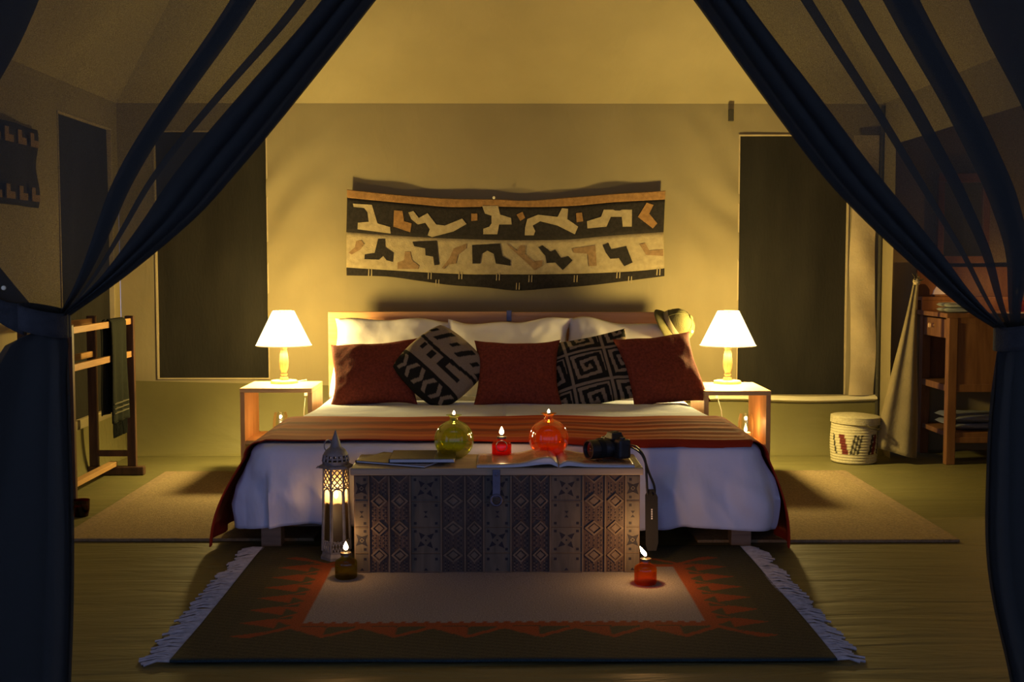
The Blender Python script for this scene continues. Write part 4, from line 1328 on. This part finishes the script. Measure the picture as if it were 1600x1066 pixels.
# ------------------------------------------------------------------ photo camera with strap
cz = CH + 0.012
pc = empty('photo_camera', (0.372, 4.085, cz), 0.0)
tag(pc, 'black reflex photo camera with zoom lens and strap on the magazine', 'camera')
R = Matrix.Rotation(D2R(-62), 4, 'Z')          # body front faces left and a little to the viewer
T = Matrix.Translation((0.02, 0.03, 0.0)) @ R
box_ob('body', (-0.062, 0.062, -0.020, 0.030, 0.0, 0.068), M_BLACK, pc, 0.010, T)
box_ob('grip', (-0.064, -0.036, -0.042, 0.026, 0.0, 0.062), M_RUBBER, pc, 0.011, T)
bm = bmesh.new()
vs = box(bm, -0.028, 0.028, -0.026, 0.026, 0.062, 0.088, 0.006)
for v in bm.verts:
    if v.co.z > 0.075: v.co.x *= 0.65; v.co.y *= 0.8
    v.co = T @ v.co
link('prism_hump', finish(bm, 'prism_hump'), M_BLACK, pc)
lm = T @ Matrix.Translation((0.006, -0.018, 0.034)) @ Matrix.Rotation(pi / 2, 4, 'X')
ln = lathe_ob('lens', [(0, 0), (0.031, 0), (0.031, 0.012), (0.033, 0.014), (0.033, 0.030), (0.031, 0.033), (0.031, 0.058), (0.033, 0.060), (0.034, 0.086), (0.034, 0.094), (0.029, 0.094), (0.027, 0.086), (0, 0.086)], M_BLACK, pc, 36, lm)
lathe_ob('front_glass', [(0, 0.0895), (0.012, 0.0888), (0.026, 0.0866)], M_LENS, ln, 28, lm)
lathe_ob('zoom_ring', [(0.0325, 0.036), (0.0338, 0.037), (0.0338, 0.055), (0.0325, 0.056)], M_RUBBER, ln, 36, lm)
lathe_ob('mode_dial', [(0, 0.066), (0.010, 0.066), (0.010, 0.074), (0, 0.074)], M_BLACK, pc, 18, T @ Matrix.Translation((0.044, 0.004, 0)))
box_ob('hot_shoe', (-0.010, 0.010, -0.008, 0.012, 0.087, 0.090), M_RUBBER, pc, 0.001, T)
# strap: from the body's lug over the chest edge and down
pb = Vector(pc.location)
def strap(pts, w, m, parent=pc, name='strap'):
    def fn(u, v):
        p = pl(pts, u) - pb
        return p + Vector((lerp(-w / 2, w / 2, v) * .8, lerp(-w / 2, w / 2, v) * .6, 0))
    return grid_ob(name, fn, 30, 2, m, parent, solid=0.002)
s0 = Vector((0.437, 4.10, CH + .045)); 
strap([(0.43, 4.07, CH + .060), (0.462, 4.05, CH + .058), (0.488, 4.02, CH + .02), (0.492, 4.0, CH - .04), (0.494, 4.0, CH - .075), (0.497, 4.0, CH - .10)], 0.010, M_BLACK)
strap([(0.45, 4.09, CH + .050), (0.485, 4.07, CH + .025), (0.505, 4.05, CH - .03), (0.522, 4.03, CH - .075), (0.522, 4.02, CH - .105), (0.512, 4.0, CH - .10)], 0.010, M_BLACK)
bm = bmesh.new()
prof = [(0.478, CH - 0.105), (0.488, CH - 0.085), (0.508, CH - .085), (0.520, CH - .11), (0.521, CH - .265), (0.514, CH - .292), (0.484, CH - .292), (0.478, CH - .27)]
prism(bm, prof, lambda u, v, d: Vector((u + 0.012, 4.03 - d * 1.0 - (CH - v) * 0.1, v)) - pb, 0.010)
pad = link('strap_pad', finish(bm, 'strap_pad'), M_RUBBER, pc)
for k in range(5):      # small pale lettering on the pad, too faint to read
    zz = CH - 0.150 - k * 0.0075
    yy = 4.03 - 0.010 - (CH - zz) * 0.1
    box_ob('strap_mark', (0.509 - pb.x, 0.5135 - pb.x, yy - .0015 - pb.y, yy + .001 - pb.y, zz - .0055 - pb.z, zz - pb.z), M_WHITEMARK, pad, 0.0)

# ------------------------------------------------------------------ sun helmet on the headboard corner
hp = at(1062, 507, 6.06)
hat = empty('sun_helmet', hp)
tag(hat, 'khaki sun helmet with pale band hung on the headboard corner', 'hat')
ax = Vector((0.76, -0.36, 0.50)).normalized()
q = Vector((0, 0, 1)).rotation_difference(ax).to_matrix().to_4x4()
HM = Matrix.Translation(-ax * 0.035) @ q
def brim_prof(r0, r1, n=8):
    out = []
    for i in range(n + 1):
        t = i / n; out.append((lerp(r0, r1, t), -0.030 * t ** 1.6))
    return out
lathe_ob('brim', brim_prof(0.080, 0.116) + [(0.116, -0.034)] + [(r, z - 0.005) for r, z in brim_prof(0.080, 0.114)[::-1]], M_HATC, hat, 44, HM, 60, (1.12, 0.95))
lathe_ob('crown', [(0.084, -0.004), (0.083, 0.02), (0.079, 0.045), (0.068, 0.072), (0.048, 0.092), (0.022, 0.101), (0.010, 0.103), (0.0, 0.103)], M_HATC, hat, 44, HM, 60, (1.12, 0.95))
lathe_ob('band', [(0.085, 0.000), (0.0870, 0.001), (0.0858, 0.026), (0.084, 0.027)], M_HATB, hat, 44, HM, 60, (1.12, 0.95))
lathe_ob('crown_button', [(0.014, 0.1025), (0.015, 0.108), (0.008, 0.112), (0, 0.112)], M_HATC, hat, 16, HM)
for k in range(4):
    a = k * pi / 2 + .5
    tube_ob('crown_seam', [HM @ Vector((1.12 * r * cos(a), .95 * r * sin(a), z)) for r, z in ((0.0855, 0.026), (0.0800, 0.045), (0.069, 0.072), (0.049, 0.0925), (0.015, 0.103))], 0.0016, M_HATC, hat, 5)
for sgn in (-1, 1):
    lathe_ob('vent_eyelet', [(0.004, 0), (0.007, 0), (0.007, 0.002), (0.004, 0.002)], M_BRASS, hat, 12, HM @ Matrix.Translation((sgn * 0.02 + 0.03, -0.05, 0.080)) @ Matrix.Rotation(0.9, 4, 'X'))

# ------------------------------------------------------------------ clothes rack on the left
rk = empty('clothes_rack', (-1.94, 5.48, 0))
tag(rk, 'dark wooden towel rack with pale rails standing against the left wall', 'rack')
rx0, rx1, ry0, ry1 = -0.105, 0.085, -0.42, 0.42
H = 0.80
for y in (ry0, ry1):
    box_ob('foot', (rx0 - .03, rx1 + .06, y - .022, y + .022, 0.002, 0.045), M_DARKW, rk, 0.006)
    for x in (rx0, rx1):
        box_ob('post', (x - .022, x + .022, y - .013, y + .013, 0.045, H), M_DARKW, rk, 0.004)
    box_ob('cross_bar', (rx0 + .02, rx1 - .02, y - .010, y + .010, 0.095, 0.125), M_DARKW, rk, 0.002)
for x in (rx0, rx1):
    box_ob('rail', (x - .010, x + .010, ry0, ry1, H - .042, H - .012), M_RAIL, rk, 0.002)
    box_ob('rail', (x - .010, x + .010, ry0, ry1, 0.595, 0.625), M_RAIL, rk, 0.002)
box_ob('bottom_stretcher', (-0.03, 0.01, ry0, ry1, 0.046, 0.070), M_RAIL, rk, 0.003)
# scarf over the front rail
sc = empty('scarf', (-1.855, 5.66, 0.79))
tag(sc, 'dark green fringed scarf hanging over the towel rack', 'scarf')
def scarf_fn(front, length, y0, y1):
    def fn(u, v):
        y = lerp(y0, y1, v) + 0.008 * sin(u * 5 + v * 9)
        d = u * length
        r = 0.015
        if d < r * pi / 2:
            a = d / r; x, z = r * sin(a), r * cos(a) - 0.012
        else:
            x, z = r + 0.008 * sin(v * 14) * u + 0.004, -0.012 - (d - r * pi / 2)
        return Vector((x if front else -x, y, z + 0.004))
    return fn
grid_ob('front_fall', scarf_fn(True, 0.50, -0.10, 0.115), 40, 20, M_SCARF, sc, solid=0.005)
grid_ob('back_fall', scarf_fn(False, 0.46, -0.13, 0.10), 40, 20, M_SCARF, sc, solid=0.005)
for zz in (-0.395, -0.418, -0.440):
    box_ob('stripe', (0.0145, 0.031, -0.10, 0.112, zz, zz + .004), M_SCARFL, sc, 0.0)
for k in range(16):
    y = -0.09 + k * 0.013
    tube_ob('tassel', [(0.018, y, -0.485), (0.020 + random.uniform(-.005, .005), y + random.uniform(-.005, .005), -0.525), (0.020, y + random.uniform(-.008, .008), -0.555)], 0.004, M_SCARF, sc, 5, rads=[.003, .005, .0035])

# ------------------------------------------------------------------ basket
bk = empty('lidded_basket', (at(1334, 700, 6.27).x, 6.27, 0))
tag(bk, 'round coiled straw basket with lid and red and black motif by the wall', 'basket')
STRAW, SRED, SBLK = (0.46, 0.40, 0.23), (0.12, 0.022, 0.016), (0.04, 0.035, 0.024)
def bpat(a, z):
    # slanted bars on the side facing the room
    if 0.055 < z < 0.160:
        s = (z - 0.055) / 0.105
        p = a - 0.22 * s * (1 if a < 0 else -1)
        for c, w, col in ((-0.74, .26, SRED), (-0.32, .085, SBLK), (-0.18, .085, SBLK), (-.04, .085, SBLK), (0.50, .12, SBLK), (0.68, .18, SRED), (1.0, .12, SBLK), (-1.2, .10, SBLK)):
            q = a - (c + 0.20 * (s - .5) * (-1 if c < -.5 else 1))
            if abs(q) < w * .55: return col
    return STRAW
def basket_body():
    bm = bmesh.new(); lay = bm.verts.layers.float_color.new('pattern')
    rows, n = 84, 110
    R0 = 0.122
    prev = None
    for j in range(rows + 1):
        z = 0.004 + j / rows * 0.205
        r = R0 * (0.955 + 0.055 * sin(j / rows * pi)) + 0.0022 * abs(sin(j * pi / 6))
        ring = []
        for k in range(n):
            a = 2 * pi * k / n
            v = bm.verts.new((r * cos(a), r * sin(a), z))
            fa = (a + pi / 2 + pi) % (2 * pi) - pi        # 0 faces the camera (-y)
            v[lay] = (*bpat(fa, z), 1)
            ring.append(v)
        if prev:
            for k in range(n): bm.faces.new((prev[k], prev[(k + 1) % n], ring[(k + 1) % n], ring[k]))
        else: bm.faces.new(ring[::-1])
        prev = ring
    return finish(bm, 'body')
link('body', basket_body(), mat_attr('straw_coil', var=0.15, vscale=160, bscale=300), bk, 70)
M_STRAW = mat('straw_lid', STRAW, 0.9, 0.12, 60, 0.4, 220)
prof = [(0.0, 0.205), (0.118, 0.205), (0.128, 0.210)]
for j in range(30):
    t = j / 29; prof.append((0.129 + 0.002 * abs(sin(j * pi / 5)), 0.210 + 0.038 * t))
for j in range(30):
    t = j / 29; prof.append((lerp(0.126, 0.001, t), 0.249 + 0.012 * sin(t * pi / 2) + 0.0015 * abs(sin(j * pi / 3))))
prof.append((0, 0.262))
lathe_ob('lid', prof, M_STRAW, bk, 60, Matrix.Rotation(0.03, 4, 'Y'), 70)
tube_ob('loop', [(0.02, -0.125, 0.215), (0.05, -0.137, 0.198), (0.085, -0.128, 0.188), (0.112, -0.09, 0.190)], 0.005, mat('dark_cord', (0.10, 0.08, 0.04), 0.9), bk, 6)

# ------------------------------------------------------------------ tied-back washroom flap
fl = empty('door_flap', (XR + 0.04, 6.22, 0))
tag(fl, 'tied-back canvas door flap hanging at the washroom opening', 'door flap')
fb = Vector(fl.location)
def flap2(u, v):
    # v from the knot at the top down, u across the gathered cloth
    t = v
    cx = lerp(at(1432, 440, 6.22).x, at(1402, 690, 6.20).x, t ** 0.9)
    half = lerp(0.014, 0.112, sm(0, 1, t) * .55 + .45 * t)
    a = lerp(-1.15, 1.15, u)
    z = lerp(at(1432, 440, 6.22).z, 0.09, t) - 0.07 * t * (0.5 + 0.5 * sin(a))  * 1.0
    y = 6.22 - 0.5 * half * cos(a * 1.3) - 0.012 * sin(u * 12) * (0.25 + t)
    return Vector((cx + half * sin(a) / sin(1.15), y, max(0.02, z))) - fb
grid_ob('cloth', flap2, 50, 40, mat('flap_canvas', (0.25, 0.20, 0.10), 0.9, 0.12, 8, 0.25, 60), fl, solid=0.004)
kp = at(1432, 440, 6.20) - fb
lathe_ob('knot', [(0, -.02), (.014, -.016), (.020, 0), (.013, .016), (0, .02)], M_HEM, fl, 14, Matrix.Translation(kp))
for k in range(9):
    a = k * 0.75; r = random.uniform(.02, .04)
    tube_ob('knot_end', [kp, kp + Vector((r * .6 * cos(a), -.012, r * .6 * sin(a) + .008)), kp + Vector((r * cos(a + .3), -.016, r * sin(a) + .014))], 0.003, mat('dark_twine', (0.06, 0.05, 0.025), 0.9), fl, 5, rads=[.003, .004, .001])

# ------------------------------------------------------------------ washstand
WX0, WX1, WY0, WY1, WH = 2.335, 2.86, 6.16, 6.60, 0.80
ws = empty('washstand', ((WX0 + WX1) / 2, (WY0 + WY1) / 2, 0))
tag(ws, 'brown wooden washstand with drawer, cupboard and lower shelf in the annex', 'washstand')
wc = Vector(ws.location)
def WL(x0, x1, y0, y1, z0, z1): return (x0 - wc.x, x1 - wc.x, y0 - wc.y, y1 - wc.y, z0, z1)
lg = 0.048
for x in (WX0, WX1 - lg):
    for y in (WY0, WY1 - lg):
        box_ob('leg', WL(x, x + lg, y, y + lg, 0, WH - .025), M_WASH, ws, 0.004)
box_ob('top', WL(WX0 - .02, WX1 + .02, WY0 - .02, WY1 + .02, WH - .025, WH), M_WASH, ws, 0.004)
box_ob('side_panel', WL(WX0 + lg, WX1 - lg, WY0 + .010, WY0 + .022, 0.42, WH - .05), M_WASH, ws, 0.002)
box_ob('side_panel', WL(WX0 + lg, WX1 - lg, WY1 - .022, WY1 - .010, 0.42, WH - .05), M_WASH, ws, 0.002)
box_ob('side_rail', WL(WX0 + lg, WX1 - lg, WY0 + .004, WY0 + .030, WH - .055, WH - .026), M_WASH, ws, 0.002)
box_ob('side_rail', WL(WX0 + lg, WX1 - lg, WY0 + .004, WY0 + .030, 0.385, 0.425), M_WASH, ws, 0.002)
box_ob('back_panel', WL(WX1 - .03, WX1 - .012, WY0 + lg, WY1 - lg, 0.40, WH - .05), M_WASH, ws, 0.002)
box_ob('cupboard_floor', WL(WX0 + .004, WX1 - .03, WY0 + .03, WY1 - .03, 0.385, 0.42), M_WASH, ws, 0.002)
dr = box_ob('drawer', WL(WX0 + .006, WX0 + .024, WY0 + lg + .004, WY1 - lg - .004, 0.665, 0.765), M_WASH, ws, 0.003)
lathe_ob('drawer_knob', [(0, 0), (.008, 0), (.007, .012), (.014, .020), (.012, .028), (0, .030)], M_LAMPW, dr, 16, Matrix.Translation((WX0 + .006 - wc.x, 0.02, 0.725)) @ Matrix.Rotation(-pi / 2, 4, 'Y'))
box_ob('lower_shelf', WL(WX0 + .01, WX1 - .01, WY0 + .01, WY1 - .01, 0.145, 0.170), M_WASH, ws, 0.002)
box_ob('lower_rail', WL(WX0 + lg, WX1 - lg, WY0 + .006, WY0 + .03, 0.115, 0.146), M_WASH, ws, 0.002)
# upstand behind the top with a ledge, and the mirror frame over it
box_ob('splash_board', WL(WX0 - .02, WX1 + .02, WY1 + .0, WY1 + .02, WH, 1.04), M_WASH, ws, 0.003)
box_ob('ledge', WL(WX0 - .02, WX1 + .02, WY1 - .085, WY1 + .0, WH + .055, WH + .075), M_WASH, ws, 0.003)
box_ob('ledge_front', WL(WX0 - .02, WX1 + .02, WY1 - .085, WY1 - .070, WH, WH + .055), M_WASH, ws, 0.002)

mr = empty('mirror', (2.56, 6.625, 1.06))
tag(mr, 'wood-framed mirror on the annex wall above the washstand', 'mirror')
mx0, mx1, mz0, mz1 = -0.13, 0.16, 0.0, 0.50
box_ob('glass', (mx0 + .02, mx1 - .02, 0.006, 0.014, mz0 + .02, mz1 - .02), M_MIRROR, mr, 0.0)
for dm in ((mx0, mx1, -.012, .02, mz0, mz0 + .04), (mx0, mx1, -.012, .02, mz1 - .05, mz1), (mx0, mx0 + .035, -.012, .02, mz0 + .04, mz1 - .05), (mx1 - .035, mx1, -.012, .02, mz0 + .04, mz1 - .05)):
    box_ob('frame_bar', dm, M_WASH, mr, 0.003)

# things on the washstand
p = at(1466, 480, 6.56)
tb = empty('tissue_box', (p.x, WY1 - .045, WH + 0.0755))
tag(tb, 'tissue box with white tissue standing on the washstand ledge', 'tissue box')
box_ob('carton', (-0.035, 0.035, -0.03, 0.03, 0, 0.012), M_WASH, tb, 0.003)
bm = bmesh.new()
prism(bm, [(-0.037, 0), (0.037, 0), (0.022, 0.03), (0.004, 0.055), (-0.008, 0.050), (-0.028, 0.022)], lambda u, v, d: Vector((u, 0.010 * sin(v * 40) - d, 0.0122 + v)), 0.012)
link('tissue', finish(bm, 'tissue'), M_TISSUE, tb)

def folded(x0, x1, y0, y1, z, n, h, m, label, grp=None):
    root = empty('folded_towel', ((x0 + x1) / 2, (y0 + y1) / 2, z))
    tag(root, label, 'towel', grp)
    w, d = (x1 - x0) / 2, (y1 - y0) / 2
    for k in range(n):
        def fn(u, v, k=k):
            x = lerp(-w, w, u); y = lerp(-d, d, v)
            e = min(1, min(u, 1 - u, v, 1 - v) * 8)
            return Vector((x, y, h * k + h * .5 + 0.004 * nz(x * 20, y * 20, k) + (h * .42) * (e ** .5) ))
        bm = bmesh.new()
        top = grid(bm, fn, 14, 14)
        bot = grid(bm, lambda u, v, k=k: Vector((lerp(-w, w, u), lerp(-d, d, v), h * k + h * .5 - h * .45 * (min(1, min(u, 1 - u, v, 1 - v) * 8) ** .5))), 14, 14)
        bmesh.ops.remove_doubles(bm, verts=bm.verts[:], dist=0.0045)
        link('fold', finish(bm, 'fold'), m, root, 70)
    return root
p = at(1488, 487, 6.25)
folded(p.x - .05, p.x + .14, 6.20, 6.36, WH + .001, 2, 0.026, M_TOWEL, 'pale green folded hand towel on the washstand top')
folded(2.40, 2.78, 6.22, 6.54, 0.171, 2, 0.04, M_TOWELB, 'grey towels folded on the lower washstand shelf')

# ------------------------------------------------------------------ net curtains at the entrance
YC = 2.60
def unit_path(pts):
    return [at(x, y, YC) for x, y in pts]

def curtain(side, inner, outer, tie_in, tie_out, hang_in, hang_out, pleats, label):
    """side -1 left, 1 right. inner/outer: edges from the top to the tie (pixels at the curtain plane)"""
    I = unit_path(inner); O = unit_path(outer)
    base = Vector((I[-1].x, YC, 0))
    # cross section: (lateral 0 outer .. 1 inner edge, depth offset)
    sec = [(0.0, 0.0)]
    w = 0.0
    for w0, dl in pleats:
        nst = max(2, int((w0 - dl - w) / 0.03))
        for i in range(1, nst + 1): sec.append((lerp(w, w0 + dl, i / nst), 0.010 * sin(i * 1.3)))
        sec += [(w0 + dl * 1.08, 0.006), (w0 + dl * 1.0, 0.014), (w0, 0.016), (w0 - dl, 0.018), (w0 - dl * 1.08, 0.023), (w0 - dl, 0.028), (w0, 0.029)]
        w = w0 + dl
    nst = max(3, int((0.97 - w) / 0.03))
    for i in range(1, nst + 1): sec.append((lerp(w, 0.99, i / nst), 0.028 - 0.006 * i / nst))
    # heavy folded band along the inner edge: back and forth
    B = 0.108
    for k in range(4):
        a, b = (1.0, 1.0 - B * (1 - .06 * k)) if k % 2 == 0 else (1.0 - B * (1 - .06 * k), 1.0)
        z0 = 0.030 + 0.012 * k
        for i in range(13):
            t = i / 12
            sec.append((lerp(a, b, t) , z0 + (0.006 * sin(pi * t) if k < 3 else 0.020 * abs(sin(pi * 2.4 * t)))))
    nrow = 60
    def fn(u, v):
        f = u * (len(sec) - 1); i = min(int(f), len(sec) - 2); q = f - i
        s = s_raw = lerp(sec[i][0], sec[i + 1][0], q); d = lerp(sec[i][1], sec[i + 1][1], q)
        if v <= 0.62:
            t = v / 0.62
            g = sm(.2, .8, t)
            kb = lerp(lerp(0.60, 1.42, g), lerp(0.70, 1.12, g), sm(0.12, 0.22, 1 - s))
            s = 1 - (1 - s) * lerp(kb, 1.0, sm(0.45, 1.0, 1 - s))
            o, n_ = pl(O, t), pl(I, t)
            p = o.lerp(n_, s)
            # cloth sags slightly between the edges
            p.z -= 0.05 * sin(pi * s) * (1 - t)
            k = 1 - 0.55 * t
            return Vector((p.x, YC - d * k * 1.6 + 0.02 * sin(s * 13) * (1 - t), p.z)) - base
        t = (v - 0.62) / 0.38
        o, n_ = pl(hang_o, t), pl(hang_i, t)
        # below the tie the cloth falls in a bundle of pleats: even spread over the bundle width
        e = f / (len(sec) - 1)
        ss = lerp(s, 0.5 - 0.5 * cos(e * pi * 5), sm(0, .12, t))
        p = o.lerp(n_, ss)
        dd = lerp(d * .45 * 1.6, 0.012 + 0.055 * e + 0.02 * sin(e * 40), sm(0, .25, t))
        return Vector((p.x, YC - dd, p.z)) - base
    hang_i = [I[-1]] + unit_path(hang_in)
    hang_o = [O[-1]] + unit_path(hang_out)
    o = grid_ob('net_curtain', fn, (len(sec) - 1), nrow, M_NAVY, None, smooth=80)
    o.location = base
    tag(o, label, 'curtain', 'net curtains at the entrance')
    return o, base, I[-1], O[-1]

lc, lb, li, lo = curtain(-1,
    [(830, -330), (712, -150), (595, 0), (520, 95), (440, 194), (375, 271), (310, 342), (206, 429), (108, 498)],
    [(-780, -330), (-750, -150), (-700, 0), (-600, 100), (-480, 200), (-360, 290), (-240, 370), (-80, 450), (52, 505)],
    None, None,
    [(113, 545), (117, 620), (120, 720), (123, 830), (122, 950), (118, 1066), (112, 1235)],
    [(20, 545), (-10, 620), (-35, 720), (-55, 830), (-70, 950), (-80, 1066), (-90, 1235)],
    [(0.30, 0.12), (0.765, 0.018), (0.765, 0.008), (0.85, 0.005)], 'navy net curtain tied back at the left of the tent entrance')  # first wide pleat added so layered net darkens the top left corner
rc, rb, ri, ro = curtain(1,
    [(840, -330), (955, -155), (1075, 0), (1160, 118), (1263, 256), (1325, 326), (1403, 400), (1494, 478), (1556, 518)],
    [(2390, -330), (2360, -155), (2300, 0), (2200, 110), (2060, 230), (1940, 310), (1830, 390), (1700, 465), (1622, 522)],
    None, None,
    [(1548, 560), (1538, 640), (1533, 740), (1532, 840), (1542, 930), (1572, 1066), (1600, 1235)],
    [(1640, 560), (1655, 640), (1668, 740), (1680, 840), (1690, 950), (1700, 1066), (1710, 1235)],
    [(0.38, 0.10), (0.61, 0.026), (0.61, 0.010), (0.71, 0.010), (0.79, 0.005)], 'navy net curtain tied back at the right of the tent entrance')  # first wide pleat likewise added to darken the top right corner

for nm, pxx in (('trim_pole_left', -75), ('trim_pole_right', 1740)):
    q = at(pxx, 500, YC)
    struct(tube_ob(nm, [(q.x, YC - 0.06, 0.0), (q.x, YC - 0.06, 1.2), (q.x, YC - 0.06, 2.5)], 0.028, M_DARKW, None, 12), 'dark wooden tent pole beside the entrance', 'trim')

def tieback(cur, base, a_px, pin_px, side):
    # ring round the gathered cloth, and the strap running out to its button on the post
    c = [at(x, y, YC) for x, y in a_px]
    mid = (c[0] + c[1]) / 2; hw = abs(c[1].x - c[0].x) / 2 + 0.006
    def ringf(u, v):
        a = u * 2 * pi
        return Vector((mid.x + hw * cos(a), YC - 0.04 + 0.065 * sin(a), mid.z + lerp(-0.026, 0.026, v) + side * 0.012 * cos(a))) - base
    grid_ob('tieback', ringf, 40, 4, M_NAVYBAND, cur, solid=0.004)
    p0 = at(*a_px[0 if side < 0 else 1], YC); p1 = at(*pin_px, YC)
    def sf(u, v):
        p = p0.lerp(p1, u); p.z += 0.02 * sin(pi * u) * -1
        return Vector((p.x, YC - 0.045, p.z + lerp(-0.034, 0.034, v) * (1 - 0.25 * sin(pi * u)))) - base
    st = grid_ob('tieback_strap', sf, 20, 4, M_NAVYBAND, cur, solid=0.004)
    return st
st = tieback(lc, lb, [(50, 498), (112, 500)], (-40, 432), -1)
bp = at(6, 450, YC - .05) - lb
lathe_ob('button', [(0, 0), (.005, 0), (.0045, .003), (0, .004)], M_SILL, lc, 12, Matrix.Translation(bp) @ Matrix.Rotation(pi / 2, 4, 'X'))
tieback(rc, rb, [(1550, 520), (1624, 520)], (1720, 470), 1)
